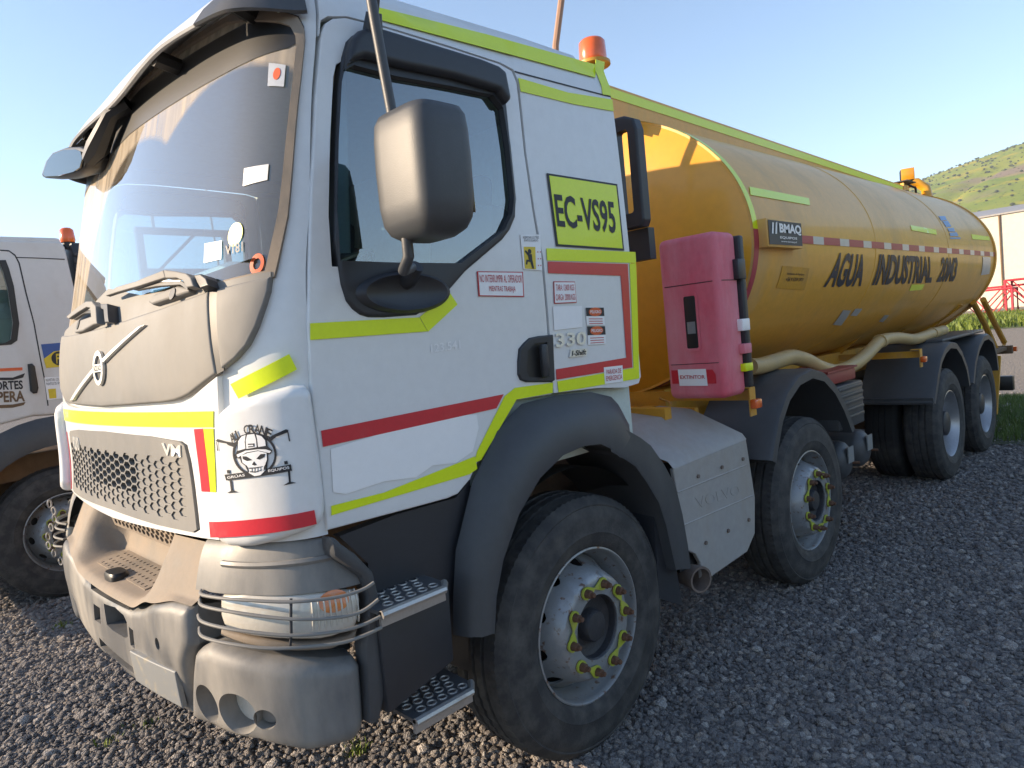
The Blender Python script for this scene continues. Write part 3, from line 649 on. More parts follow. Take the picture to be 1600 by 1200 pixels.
for k in range(3):
    for j in range(2): sm.add(patch(SIDE, sub_corners([(1.297, 1.998), (1.329, 1.999), (1.319, 1.913), (1.291, 1.913)], .2 + .45 * j, .15 + .3 * k, .35 + .45 * j, .2 + .3 * k), (), .0052, .0005, 0, .1))
obj('small_print', sm.vf, red_letter, cs, kind='stuff')
obj('faded_number', text_on(SIDE, [(0.7454, 1.668), (0.8729, 1.674), (0.8716, 1.644), (0.7444, 1.641)], '123.541', .0025, .01), sticker, door)

# windscreen, its seal, stickers behind it
ws = obj('windscreen', patch(FRONT, [(a * 1.004, b) for a, b in GL], (), -.008, 0, 0, .06), glass_w, truck)
frit = sym([(0, 2.775)] + [(a * 1.01, b + .02) for a, b in [(-1.107, 2.663), (-1.18, 2.642), (-1.215, 2.606), (-1.224, 2.566)]] + [(-1.139, 2.567), (-1.055, 2.567), (-0.9266, 2.566)] + [(0, 2.60)])
obj('dark_top_band', patch(FRONT, frit, (), -.006, 0, 0, .06), black, ws)
seal_o = [(a * 1.012, b + (.010 if b > 2.3 else -.008)) for a, b in GL]
obj('windscreen_seal', patch(FRONT, seal_o, [[(a * .975, b + (-.012 if b > 2.3 else .012)) for a, b in GL]], .002, .012, 0, .04), shelf_m, ws)
for c, m in (([(-0.7923, 2.041), (-0.8947, 2.034), (-0.9025, 1.978), (-0.8016, 1.981)], sticker), ([(-0.9755, 2.234), (-1.09, 2.228), (-1.089, 2.182), (-0.9769, 2.181)], silv_t), ([(-1.054, 2.535), (-1.14, 2.515), (-1.139, 2.45), (-1.058, 2.464)], silv_t)):
    decal('windscreen_sticker', FRONT, c, m, ws, -.005, thick=0)
decal('windscreen_sticker', FRONT, circ([(-1.099, 2.494)][0], .018, 16), sticker_o, ws, -.004, thick=0)
vs_ = decal('windscreen_sticker', FRONT, circ([(-0.9616, 2.042)][0], .035, 20), fluo, ws, -.005, thick=0)
obj('letters', text_on(FRONT, [(-0.9188, 2.015), (-1.001, 2.016), (-1.006, 1.986), (-0.9243, 1.986)], 'V181', -.0045, .01), letter, vs_)
decal('windscreen_sticker', FRONT, circ([(-1.076, 1.942)][0], .030, 20), sticker_o, ws, -.003, thick=0, holes=[circ([(-1.076, 1.942)][0], .016, 16)])
# sun visor: a curved lip standing in front of the top of the windscreen
def visor_sec(q, grow=0.):
    a = abs(q); z0 = 2.715 - .05 * smooth(.5, 1.2, a); k = 1 - smooth(.95, 1.22, a)
    fo = .055 + .035 * smooth(.0, .6, a)
    P, n = norm_of(FRONT, q, z0, CEN); P2, n2 = norm_of(FRONT, q, 2.80, CEN); n = Vector((n.x, n.y, 0)).normalized(); n2 = Vector((n2.x, n2.y, 0)).normalized()
    lo = P + n * (fo * k + .014); up = P2 + n2 * (.045 * k + .012); up.z = 2.805
    r1 = P2 - n2 * .10; r1.z = 2.865; r2 = P2 - n2 * .28; r2.z = 2.92
    return [lo - n * .018, lo + Vector((0, 0, -.006)), lo + n * .006, lo * .5 + up * .5 + n * .010, up, up * .5 + r1 * .5 + Vector((0, 0, .012)), r1, r2]
def visor(q0, q1, n): return MB().loft([visor_sec(q0 + (q1 - q0) * i / n) for i in range(n + 1)], False).vf
obj('sun_visor', visor(-.80, .80, 40), white, truck)
obj('visor_end', visor(-1.25, -.805, 16), plast, truck); obj('visor_end', visor(.805, 1.25, 16), plast, truck)
for q in (-.45, .45, -.95, .95):
    a = Vector(on(FRONT, (q, 2.71), -.005)); b = Vector(on(FRONT, (q, 2.70), .075)); obj('visor_bracket', MB().tube([a, b], .03, 8).vf, black, truck)

# wipers: flat folded arm, hooked bracket, pivot cap, blade, washer tube
def plate(name, px, off, th, mat, par, roll=0.): return obj(name, patch(FRONT, px, (), off, th, roll, .03), mat, par, smooth=25)
wp = plate('wiper', [(-0.6615, 1.966), (-0.746, 1.95), (-0.8177, 1.933), (-0.8506, 1.913), (-0.8786, 1.884), (-0.8372, 1.885), (-0.8028, 1.91), (-0.7566, 1.927), (-0.6829, 1.937)], .052, .024, hood_m, truck, .004)
plate('wiper_arm', [(-0.1512, 1.951), (-0.2686, 1.963), (-0.4456, 1.959), (-0.657, 1.966), (-0.6778, 1.94), (-0.4739, 1.938), (-0.277, 1.942), (-0.162, 1.943)], .050, .012, hood_m, wp, .003)
plate('pivot_cap', [(-0.8379, 1.928), (-0.8797, 1.925), (-0.9139, 1.907), (-0.9363, 1.883), (-0.8945, 1.88), (-0.8674, 1.9)], .040, .040, plast_d, wp, .004)
plate('wiper_blade', [(-0.38, 1.956), (-0.5808, 1.946), (-0.7545, 1.922), (-0.8134, 1.895), (-0.805, 1.889), (-0.7511, 1.911), (-0.5864, 1.929), (-0.3977, 1.939)], .034, .016, black, wp)
plate('blade_strip', [(-0.4029, 1.955), (-0.5802, 1.948), (-0.7537, 1.924), (-0.7553, 1.92), (-0.5819, 1.943), (-0.4103, 1.95)], .037, .003, chrome, wp)
plate('washer_tube', [(-0.5151, 1.887), (-0.5528, 1.908), (-0.7162, 1.915), (-0.8012, 1.897), (-0.7987, 1.885), (-0.6736, 1.88), (-0.5516, 1.875)], .026, .02, hood_m, wp, .008)
plate('washer_jet', circ([(-0.6982, 1.891)][0], .018, 14), .029, .004, black, wp)
wp = plate('wiper', [(0.1054, 1.953), (0.0096, 1.943), (-0.0571, 1.915), (-0.1264, 1.85), (-0.0643, 1.85), (0.018, 1.915), (0.0802, 1.926)], .052, .024, hood_m, truck, .004)
plate('wiper_arm', [(0.4806, 1.926), (0.3248, 1.939), (0.1733, 1.95), (0.1054, 1.953), (0.0819, 1.928), (0.1967, 1.922), (0.4012, 1.909)], .050, .012, hood_m, wp, .003)
plate('pivot_cap', [(-0.0656, 1.925), (-0.1545, 1.916), (-0.2194, 1.849), (-0.1774, 1.85), (-0.126, 1.896), (-0.0888, 1.904)], .040, .040, plast_d, wp, .003)
plate('wiper_blade', [(0.4215, 1.926), (0.2047, 1.933), (0.0544, 1.916), (0.0328, 1.902), (0.1918, 1.916), (0.3706, 1.906)], .034, .012, black, wp)
plate('washer_tube', [(0.3921, 1.881), (0.263, 1.9), (0.0113, 1.897), (-0.0399, 1.867), (0.1947, 1.851), (0.3376, 1.854)], .026, .02, hood_m, wp, .006)
plate('washer_jet', circ([(0.2885, 1.881)][0], .018, 14), .029, .004, black, wp)
plate('panel_gap', [(-0.8747, 1.884), (-0.9395, 1.882), (-0.9674, 1.649), (-0.9219, 1.637)], .007, .004, letter, truck)
# far-corner mirror hanging from the visor
mf = MB().tube([(.31, .04, 2.73), (.26, .09, 2.70), (.24, .26, 2.61), (.22, .33, 2.575)], .03, 8, rs=[.035, .03, .045, .03])
mfo = obj('front_mirror', mf.vf, black, truck)
mh = [(1.099, 2.69), (0.9607, 2.73), (0.8243, 2.734), (0.5987, 2.698), (0.3845, 2.645), (0.2991, 2.612), (0.288, 2.575), (0.353, 2.547), (0.4754, 2.555), (0.7737, 2.605), (1.056, 2.668)]
obj('mirror_housing', MB().prism(mh, 'X', .20, .30).vf, black, mfo, bevel=.02)
obj('mirror_glass', MB().prism([(y * .84 + .16 * .52, z * .84 + .16 * 2.585) for y, z in mh], 'X', .193, .199).vf, mirror_m, mfo)
fm2 = [(0.4672, 2.602), (0.4897, 2.61), (0.4695, 2.493), (0.4531, 2.509)]
obj('far_mirror', MB().prism([(x, z) for x, z in fm2], 'Y', 1.25, 1.45).vf, black, truck, bevel=.01)

# big side mirror
def supell(cx, cy, cz, rx, ry, n=36, e=4.5):
    o = []
    for k in range(n):
        t = 2 * PI * k / n; c_, s_ = math.cos(t), math.sin(t)
        o.append((cx + rx * math.copysign(abs(c_) ** (2 / e), c_), cy + ry * math.copysign(abs(s_) ** (2 / e), s_), cz))
    return o
MX, MY = .572, -1.425
mir = MB(); R_ = []
for z, k in ((1.925, .30), (1.932, .55), (1.955, .80), (1.99, .93), (2.05, .985), (2.18, 1.), (2.28, .985), (2.335, .95), (2.36, .86), (2.372, .6), (2.374, .3)):
    z = 1.952 + (z - 1.925) * .80; R_.append(supell(MX + (z - 2.15) * .02, MY, z, .098 * k, .125 * k))
mir.loft(R_, True, True)
sm_ = obj('side_mirror', mir.vf, plast, truck, smooth=60)
obj('mirror_glass', MB().bb((MX + .088, MY - .09, 2.02), (MX + .0985, MY + .09, 2.24)).vf, mirror_m, sm_, bevel=.002)
S0 = [(0.6506, 2.659)][0]
p0 = Vector((S0[0], -W(S0[1]) - .01, S0[1])); tp = Vector((.515, -1.385, 2.30)); hi = Vector((.485, -1.36, 2.80))
obj('mirror_arm', MB().tube([p0 + Vector((0, -.02, -.01)), p0 + Vector((-.015, -.08, .08)), p0 + Vector((-.035, -.15, .15)), hi + Vector((-.005, .0, .0)), hi + Vector((.0, -.012, -.03)), tp * .5 + hi * .5, tp], .0145, 12).vf, plast, sm_)
obj('arm_socket', MB().tube([p0 + Vector((.005, .01, -.05)), p0 + Vector((0, -.02, -.02)), p0 + Vector((-.006, -.045, .03))], .03, 12, rs=[.045, .032, .024]).vf, plast_d, sm_)
S1 = [(0.6693, 1.882)][0]; q0 = Vector((S1[0], -W(S1[1]) - .02, S1[1]))
lo = Vector((.52, -1.385, 1.965))
obj('mirror_arm', MB().tube([lo, lo + Vector((0, .0, -.05)), lo + Vector((0, .03, -.085)), q0 + Vector((0, -.03, .03)), q0], .016, 12).vf, plast, sm_)
obj('arm_socket', MB().tube([q0 + Vector((0, -.055, .03)), q0 + Vector((0, -.01, 0)), q0 + Vector((0, .02, -.005))], .03, 12, rs=[.021, .028, .034]).vf, plast_d, sm_)

# interior
ds = MB().loft([[(x, -1.04, z), (x, 1.04, z)] for x, z in ((.22, 1.955), (.32, 1.985), (.46, 1.975), (.56, 1.90), (.60, 1.75), (.60, 1.3))])
obj('dashboard', ds.vf, dash_m, truck, smooth=50)
dl = obj('instrument_binnacle', MB().loft([supell(.52, -.55, 1.86, .10, .22), supell(.50, -.55, 1.96, .09, .20), supell(.48, -.55, 1.985, .06, .16)], True, True).vf, dash_m, truck)
for y in (-.55, .6):
    s_ = MB().bb((.95, y - .24, 1.45), (1.42, y + .24, 1.62)); so_ = obj('seat', s_.vf, seat_m, truck, bevel=.05)
    obj('backrest', MB().box((1.47, y, 1.93), (.13, .46, .66), (0, .14, 0)).vf, seat_m, so_, bevel=.05)
    obj('headrest', MB().box((1.53, y, 2.33), (.09, .26, .16), (0, .14, 0)).vf, seat_m, so_, bevel=.035)
sw = MB(); c = Vector((.72, -.55, 1.93)); ax = Vector((.55, 0, -.83)); e1 = Vector((0, 1, 0)); e2 = ax.normalized().cross(e1)
sw.tube([c + (e1 * math.cos(t) + e2 * math.sin(t)) * .23 for t in [2 * PI * k / 32 for k in range(33)]], .014, 8)
for t in (0, 2.1, 4.2): sw.tube([c, c + (e1 * math.cos(t) + e2 * math.sin(t)) * .23], .012, 6)
sw.tube([c, c + ax.normalized() * .35 * 1.0], .03, 8)
obj('steering_wheel', sw.vf, black, truck)
cu = MB()
for y0 in (-1.02,):
    cu.loft([[(.50 + .0055 * k + .012 * math.sin(k * 1.57), -.90 - .0062 * k, 2.62), (.43 + .0055 * k + .014 * math.sin(k * 1.57), -.90 - .0064 * k, 1.98)] for k in range(23)])
obj('curtain', cu.vf, curtain, truck)

# ================================================================== THE WATER TANKER: BUMPER, LIGHTS, STEPS, FENDERS
BC = (1.3, 0, .75)
def sy(L): return [(-a, b) for a, b in L]
bmid = sym([(0, .865)] + [(-.30, .865), (-.40, .885), (-.52, .928), (-.66, .952), (-.765, .955), (-.775, .90)] + [(-0.7795, 0.8379), (-0.7572, 0.8178), (-0.7275, 0.7734), (-0.667, 0.6093), (-0.683, 0.5745), (-0.4511, 0.5801), (-0.1564, 0.5728)] + [(0, .60)])
HO = [[(-0.0252, 0.8297), (-0.1586, 0.8422), (-0.2494, 0.8327), (-0.2746, 0.8128), (-0.2665, 0.7582), (-0.2366, 0.7468), (-0.0967, 0.7432), (-0.0297, 0.7498)], [(0.1473, 0.8746), (-0.3133, 0.8807), (-0.3049, 0.8615), (0.1534, 0.8508)], [(0.1465, 0.6552), (-0.2737, 0.6421), (-0.2592, 0.619), (0.1673, 0.612)],
      [(0.1366, 0.7958), (0.0393, 0.7991), (0.0582, 0.7319), (0.1622, 0.7228)], [(-0.2885, 0.7997), (-0.3281, 0.7946), (-0.3189, 0.7264), (-0.2794, 0.731)], circ([(-0.5655, 0.8052)][0], .020, 16)]
bumper = obj('bumper', patch(BUMP, bmid, HO, 0, .09, .035, .05, inner=.05, cen=BC, disp=lambda u, v: .02 * smooth(.40, .62, abs(u)) * smooth(.66, .80, v)), bump_m, truck)
obj('bumper_inner', patch(BUMP, [(a * .97, b * .97 + .02) for a, b in bmid], (), -.085, .01, 0, .12, cen=BC), black, truck)
PL = [(-.31, .725), (-.66, .735), (-.66, .615), (-.31, .615)]
pl = obj('licence_plate', patch(BUMP, PL, (), .016, .012, .004, .06, cen=BC), sticker_g, bumper)
for s in (1, -1):
    m_ = (lambda L: L) if s == 1 else sy
    CB = m_([(-0.7523, 0.7808), (-0.768, 0.816), (-0.8014, 0.8382), (-0.86, 0.857), (-0.9974, 0.8394), (-1.122, 0.8165), (-1.215, 0.7971), (-1.278, 0.7875), (-1.295, 0.7606), (-1.29, 0.6466), (-1.286, 0.5996), (-1.274, 0.5612), (-1.24, 0.5458), (-1.115, 0.5418), (-0.9896, 0.5766), (-0.7908, 0.5796), (-0.7043, 0.5697), (-0.6786, 0.5995), (-0.7281, 0.7225)])
    FH = [circ(m_([c])[0], r, 24) for c, r in (([(-0.8201, 0.6709)][0], .058), ([(-0.9455, 0.6682)][0], .062), ([(-1.026, 0.6583)][0], .030))]
    cb = obj('bumper_corner', patch(BUMP, CB, FH, .012, .08, .045, .05, inner=.05, cen=BC), bump_m, truck)
    for h in FH[:2]:
        c = np.array(h).mean(0); r = abs(h[0][0] - c[0])
        lo_ = []
        for k, o in ((1., .008), (.97, -.02), (.92, -.045), (.90, -.05)): lo_.append([on(BUMP, (c[0] + (x - c[0]) * k, c[1] + (z - c[1]) * k), o, BC) for x, z in h])
        obj('fog_lamp_cup', MB().loft(lo_, True).vf, bump_m, cb)
        obj('fog_lamp', patch(BUMP, [(c[0] + (x - c[0]) * .92, c[1] + (z - c[1]) * .92) for x, z in h], (), -.040, .01, .006, .03, cen=BC), lens_m, cb)
    h = FH[2]; c = np.array(h).mean(0)
    obj('towing_eye_cover', patch(BUMP, [(c[0] + (x - c[0]) * .98, c[1] + (z - c[1]) * .98) for x, z in h], (), -.015, .01, .006, .03, cen=BC), bump_m, cb)
    # headlight with its guard
    HL = m_([(-0.8926, 0.9952), (-0.9074, 1.01), (-0.9909, 1.02), (-1.131, 1.009), (-1.236, 0.9976), (-1.308, 0.9844), (-1.318, 0.9695), (-1.315, 0.9447), (-1.305, 0.9002), (-1.29, 0.873), (-1.222, 0.8663), (-1.188, 0.867), (-1.098, 0.8817), (-0.966, 0.9015), (-0.9247, 0.9119), (-0.9039, 0.9447)])
    hl = obj('headlight', patch(BUMP, HL, (), .004, .03, .02, .04, inner=.05, cen=BC), lens_m, truck)
    obj('headlight_housing', patch(BUMP, [(a + (a - HL[3][0]) * .035, b + (b - .93) * .14) for a, b in HL], (), -.075, .02, 0, .08, cen=BC), black, hl)
    ic = m_([[(-1.234, 0.9669)][0]])[0]
    obj('indicator', patch(BUMP, circ(ic, .044, 20, .030), (), .0052, .001, 0, .02, cen=BC), amber_d, hl)
    rb_ = MB()
    for k in range(9):
        qa = m_([(-1.173, 0.9968), (-1.166, 0.8789)]); qb = m_([(-1.301, 0.9739), (-1.28, 0.8608)]); t = k / 8
        rb_.tube([on(BUMP, (qa[0][0] + (qb[0][0] - qa[0][0]) * t, z_), .0055 - (.006 if j in (0, 6) else 0), BC) for j, z_ in enumerate([qa[1][1] + .012 + (qa[0][1] - qa[1][1] - .024) * i_ / 6 - .0 for i_ in range(7)])], .0028, 5)
    obj('lens_ribs', rb_.vf, lens_m, hl, kind='stuff')
    CV = m_([(-0.8921, 1.029), (-0.8741, 1.048), (-0.8885, 1.07), (-0.9332, 1.107), (-0.9623, 1.119), (-1.057, 1.11), (-1.17, 1.109), (-1.24, 1.108), (-1.267, 1.074), (-1.324, 1.017), (-1.325, 0.9893), (-1.236, 0.9992), (-1.132, 1.014), (-0.99, 1.025)])
    cvg = []
    for i in range(29):
        q = -s * (.775 + (1.325 - .775) * i / 28); lowz = 1.006 - .012 * abs((i - 10) / 14); rw_ = []
        a = Vector(on(BUMP, (q, lowz), -.02, BC)); a2 = Vector(on(BUMP, (q, lowz), .006, BC)); b = Vector(on(FRONT, (q, 1.17), -.03, BC)); 
        rw_.append(a)
        for j in range(10):
            t = j / 9; p = a2.lerp(b, t); p.z = lowz + .004 + (.165) * (1 - (1 - t) ** 2.2) - .02 * t; rw_.append(p)
        cvg.append(rw_)
    obj('headlight_cover', MB().loft(cvg).vf, bump_m, truck, smooth=50)
    rid = []
    for i in range(21):
        q = -s * (.90 + .38 * i / 20); a2 = Vector(on(BUMP, (q, 1.0), .006, BC)); b = Vector(on(FRONT, (q, 1.17), -.03, BC)); p = a2.lerp(b, .30); p.z = 1.002 + .165 * (1 - .7 ** 2.2) - .002; rid.append(p)
    obj('cover_ridge', MB().tube(rid, .010, 6).vf, bump_m, truck)
    LS = m_([(-0.8951, 0.9042), (-0.9659, 0.8943), (-1.097, 0.8709), (-1.187, 0.8562), (-1.276, 0.8528), (-1.301, 0.8636), (-1.294, 0.8411), (-1.243, 0.8324), (-1.218, 0.8281), (-1.124, 0.8402), (-0.9993, 0.8634), (-0.892, 0.8816)])
    obj('headlight_sill', patch(BUMP, LS, (), -.012, .04, .01, .05, cen=BC), shelf_m, truck)
    gd = None
    bars = [[(-0.8139, 1.002), (-0.8828, 0.9992), (-0.9941, 0.9989), (-1.13, 0.9858), (-1.232, 0.9776), (-1.298, 0.9783), (-1.33, 0.9878)], [(-0.8165, 0.9763), (-0.8903, 0.9724), (-0.997, 0.9671), (-1.128, 0.9492), (-1.227, 0.9386), (-1.288, 0.9393), (-1.33, 0.9502)], [(-0.8209, 0.9358), (-0.898, 0.9333), (-1, 0.9279), (-1.128, 0.9104), (-1.225, 0.9008), (-1.285, 0.901), (-1.33, 0.9128)], [(-0.8317, 0.9027), (-0.9004, 0.8977), (-1.001, 0.8924), (-1.098, 0.8799), (-1.222, 0.8681), (-1.281, 0.8699), (-1.33, 0.8808)]]
    offs = (.012, .045, .055, .055, .055, .06, .075)
    for L in bars:
        L = m_(L); o_ = None; P3_ = [on(BUMP, q, o, BC) for q, o in zip(L, offs)]; P3_ = spline(P3_, 5); o_ = obj('headlight_guard_bar', MB().tube(P3_, .0052, 8).vf, hood_m, truck)
    v_ = m_([(-1.131, 0.9941), (-1.128, 0.9492), (-1.128, 0.9104), (-1.123, 0.8732)])
    obj('headlight_guard_upright', MB().tube([on(BUMP, q, .05, BC) for q in v_], .004, 6).vf, plast_d, truck)
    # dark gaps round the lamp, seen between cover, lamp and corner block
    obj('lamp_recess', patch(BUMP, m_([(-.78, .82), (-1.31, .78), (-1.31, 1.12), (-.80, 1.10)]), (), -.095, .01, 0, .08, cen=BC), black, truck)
    # upright that closes the bumper end towards the steps
    Y_ = -1.215 * s
    up = [(0.2817, 1.161), (0.3515, 1.093), (0.4031, 1.022), (0.4135, 0.9475), (0.4052, 0.8146), (0.4217, 0.7847), (0.4057, 0.6794), (0.3688, 0.5864), (0.3339, 0.5892), (0.347, 0.7411), (0.3477, 0.8136), (0.3644, 0.8589), (0.3795, 0.9589), (0.3657, 1.02), (0.2844, 1.103)]
    obj('bumper_end', MB().prism(up, 'Y', Y_, Y_ + .07 * s).vf, plast, truck, bevel=.012)
# shelf on top of the bumper (used as a step): two high shoulders and a lower tray
def shelf(u, t):
    a = abs(u); m = 1 - smooth(.34, .50, a)          # 1 inside the tray
    hx = [(.0, .925 + .028 * smooth(.5, .68, a)), (.25, .965), (.6, 1.04), (1., 1.12)]; tz = [(.0, .880), (.07, .902), (.80, .928), (.86, .96), (1., 1.09)]
    z = lin(hx, t) * (1 - m) + lin(tz, t) * m
    x0 = BUMP(u, .90)[0] - .012 * (1 - smooth(.5, .7, a)); x1 = (FRONT(u, 1.13)[0] + .03) * (1 - m) + .21 * m
    return (x0 + .004 + (x1 - x0) * t ** (1.0), BUMP(u, .9)[1], z)
g = [[shelf(-.768 + 1.536 * i / 70, j / 18) for j in range(19)] for i in range(71)]
sh_ = obj('bumper_shelf', MB().loft(g).vf, shelf_m, truck, smooth=60)
# perforated tread plate on the tray and the towing pin cap
pv = [(x, y) for x, y in ((.055, -.30), (.055, .30), (.175, .30), (.175, -.30))]
hs = []
for i in range(14):
    for j in range(4): hs.append(circ((.070 + j * .028, -.27 + i * .0415), .0075, 6))
pz = lambda a, b: (a - .01, b, .9075 + .145 * (a - .055))
obj('tread_plate', patch(pz, pv, hs, .006, .004, 0, .06, cen=(0, 0, 0)), shelf_m, sh_)
obj('tread_backing', patch(pz, pv, (), -.002, .001, 0, .06, cen=(0, 0, 0)), black, sh_)
obj('towing_pin_cap', MB().loft([supell(.035, 0, z, .035 * k, .065 * k, 20, 3) for z, k in ((.89, 1.), (.922, 1.), (.932, .85), (.934, .3))], True, True).vf, black, sh_)
# lower grille seen between tray and grille
lw = [(-.46, 1.115), (.46, 1.115), (.42, 1.03), (-.42, 1.03)]
hx2 = []
for r in range(3):
    for i in range(-7, 8 - r % 2): hx2.append([(i * .052 + (.026 if r % 2 else 0) + .020 * math.cos(PI / 3 * k), 1.052 + r * .021 + .013 * math.sin(PI / 3 * k)) for k in range(6)])
obj('lower_grille', patch(lambda a, b: (.135 + .2 * (1.115 - b), a, b), lw, hx2, .0, .01, 0, .06), shelf_m, truck)
obj('grille_floor', patch(FRONT, sym([(0, 1.17), (-.80, 1.17), (-.80, 1.06), (0, 1.06)]), (), -.16, .004, 0, .1), black, truck)
# chain by the far bumper corner
for i in range(8):
    t = i / 7; c = Vector((.02 + .02 * math.sin(i), .93 + .05 * math.sin(PI * t), 1.10 - .28 * t)); R_ = Euler((0, 0, (i % 2) * PI / 2 + .6)).to_matrix()
    obj('chain_link', MB().tube([c + R_ @ Vector((.011 * math.cos(a), 0, .018 * math.sin(a))) for a in [2 * PI * k / 10 for k in range(11)]], .004, 5).vf, alum, truck)

# step panel behind the bumper and the two treads
SP = [(0.3523, 1.132), (0.5578, 1.146), (0.8029, 1.143), (0.8759, 1.189), (0.7954, 0.8733), (0.7236, 0.6979), (0.6789, 0.7146), (0.5445, 0.6477), (0.4425, 0.6491), (0.4302, 0.7878), (0.438, 1.025)]
for s in (-1, 1):
    obj('step_panel', MB().prism(SP, 'Y', s * 1.13, s * 1.09).vf, plast_d, truck)
    # front fender in two pieces
    def fender(inner, outer, name, ret=.85, y0=1.15, y1=1.235, y2=1.255):
        n = len(inner); r = []
        A = [Vector((x, s * y0, z)) for x, z in outer]; B = [Vector((x, s * y2, z)) for x, z in inner]
        c = Vector((sum(x for x, z in inner) / n, 0, .51))
        Mx = []
        for a, b in zip(A, B):
            m = a * .45 + b * .55; m.y = s * (y1 + .012); Mx.append(m)
        M1 = [Vector(((a.x * .82 + b.x * .18), s * (y0 + .055), a.z * .82 + b.z * .18)) for a, b in zip(A, B)]
        rad = lambda p, k: Vector((c.x + (p.x - c.x) * k, 0, c.z + (p.z - c.z) * k))
        B2 = [Vector((p.x + (c.x - p.x) * .035, s * (y2 - .004), p.z + (c.z - p.z) * .035)) for p in B]
        B3 = [Vector((p.x, s * (y2 - .03), p.z)) for p in B2]
        B4 = [Vector((b.x, s * ret, b.z + .01)) for b in B]
        return obj(name, MB().loft([A, M1, Mx, B, B2, B3, B4]).vf, plast, truck, smooth=50)
    fender([(0.7975, 0.6989), (0.8229, 0.8207), (0.8713, 0.9369), (0.9703, 1.077), (1.095, 1.181), (1.232, 1.24), (1.361, 1.254), (1.467, 1.243), (1.525, 1.215), (1.59, 1.162)], [(0.7157, 0.7012), (0.7331, 0.8309), (0.7635, 0.9747), (0.8667, 1.185), (1, 1.342), (1.142, 1.419), (1.324, 1.427), (1.544, 1.415), (1.681, 1.377), (1.743, 1.272)], 'front_fender')
    fender([(1.51, 1.2), (1.601, 1.149), (1.671, 1.104), (1.742, 1.019), (1.818, 0.9133), (1.86, 0.7982), (1.887, 0.6734), (1.909, 0.5744)], [(1.659, 1.26), (1.761, 1.206), (1.831, 1.16), (1.921, 1.058), (1.997, 0.9457), (2.034, 0.7973), (2.055, 0.6499), (2.06, 0.5332)], 'fender_tail', y0=1.19)
    obj('mud_flap', MB().prism([(1.847, 0.9017), (1.929, 0.7743), (1.972, 0.6359), (2.009, 0.3842), (2.007, 0.367), (1.831, 0.4596)], 'Y', s * 1.20, s * .93).vf, plast_d, truck)
    wl = MB(); n = 24
    for k in range(n):      # inner wheel arch liner
        pass
    arc = [(1.371 + .60 * math.cos(t), .51 + .62 * math.sin(t)) for t in [PI * (.02 + .96 * k / 20) for k in range(21)]]
    obj('wheel_arch_liner', MB().loft([[(x, s * 1.14, z) for x, z in arc], [(x, s * .80, z) for x, z in arc]]).vf, black, truck)
    def tread(name, x0, x1, z, inner, outer_):
        pl_ = [(x0, -inner), (x1, -inner), (x1 - .01, -outer_ + .035), (x1 - .035, -outer_), (x0 + .0, -outer_)]
        hs = []
        nx = int((x1 - x0 - .03) / .042); ny = 4
        for i in range(nx):
            for j in range(ny):
                hs.append(circ((x0 + .03 + i * .042 + (.02 if j % 2 else 0), -inner - .03 - j * (outer_ - inner - .06) / 3.2), .0125, 8, .010))
        hs = [h for h in hs if max(p[0] for p in h) < x1 - .02]
        P_ = lambda a, b: (a, b * -s, z)
        st_ = obj(name, patch(P_, [(a, b) for a, b in pl_], hs, 0, .012, 0, .06, cen=(.5, 0, 0)), tread_m, truck)
        dm = MB()
        for h in hs:
            c_ = np.array(h).mean(0); dm.lathe([(.0125, 0), (.0135, .0035), (.0165, .003), (.0175, -.001)], 10, o=(c_[0], -s * c_[1], z), ax='Z')
        obj('tread_rims', dm.vf, nose, st_, kind='stuff')
        obj('step_nose', MB().tube([(x0, s * outer_, z - .008), (x1 - .04, s * outer_, z - .008), (x1 - .005, s * (outer_ - .045), z - .008)], .013, 8).vf, nose, st_)
        obj('step_front', MB().bb((x0, s * (outer_ - .004), z - .045), (x1 - .035, s * (outer_ - .016), z - .012)).vf, nose, st_)
        return st_
    u1 = tread('step', .375, .645, .925, 1.05, 1.275)
    obj('step_box', MB().prism([(.39, .60), (.65, .66), (.66, .90), (.39, .90)], 'Y', s * 1.23, s * 1.10).vf, plast_d, truck, bevel=.01)
    u2 = tread('step', .462, .725, .56, 1.05, 1.255)
    obj('step_hanger', MB().bb((.50, s * 1.09, .50), (.56, s * 1.07, .70)).bb((.60, s * 1.20, .50), (.65, s * 1.08, .548)).vf, plast_d, u2, bevel=.006)

# ================================================================== WHEELS (modelled round the hub, outer side towards -Y)
TP = [(.300, .006), (.312, -.008), (.335, -.018), (.36, -.022), (.365, -.0245), (.372, -.022), (.42, -.024), (.455, -.017), (.468, -.010), (.474, -.012), (.49, .000), (.500, .010), (.508, .018), (.511, .045),
      (.513, .066), (.499, .070), (.499, .080), (.513, .084), (.514, .116), (.500, .120), (.500, .128), (.514, .132), (.513, .164), (.499, .168), (.499, .178), (.513, .182), (.511, .205), (.508, .232), (.498, .242), (.45, .268), (.36, .272), (.300, .245)]
def tmod(i, j):
    if i in (11, 12): return -.0045 if j % 2 == 0 else .001
    if i in (13, 26, 27): return -.006 if j % 2 == 0 else 0
    if i in (17, 18, 21, 22): return -.004 if j % 3 == 0 else 0
    return 0
TYRE = MB().lathe(TP, 200, rmod=tmod).vf
def disc_y(r): return lin([(.12, -.038), (.190, -.038), (.198, -.034), (.208, -.018), (.22, .018), (.24, .072), (.262, .105), (.275, .11)], r)
def DISC(u, v): return (u, disc_y(math.hypot(u, v)), v)
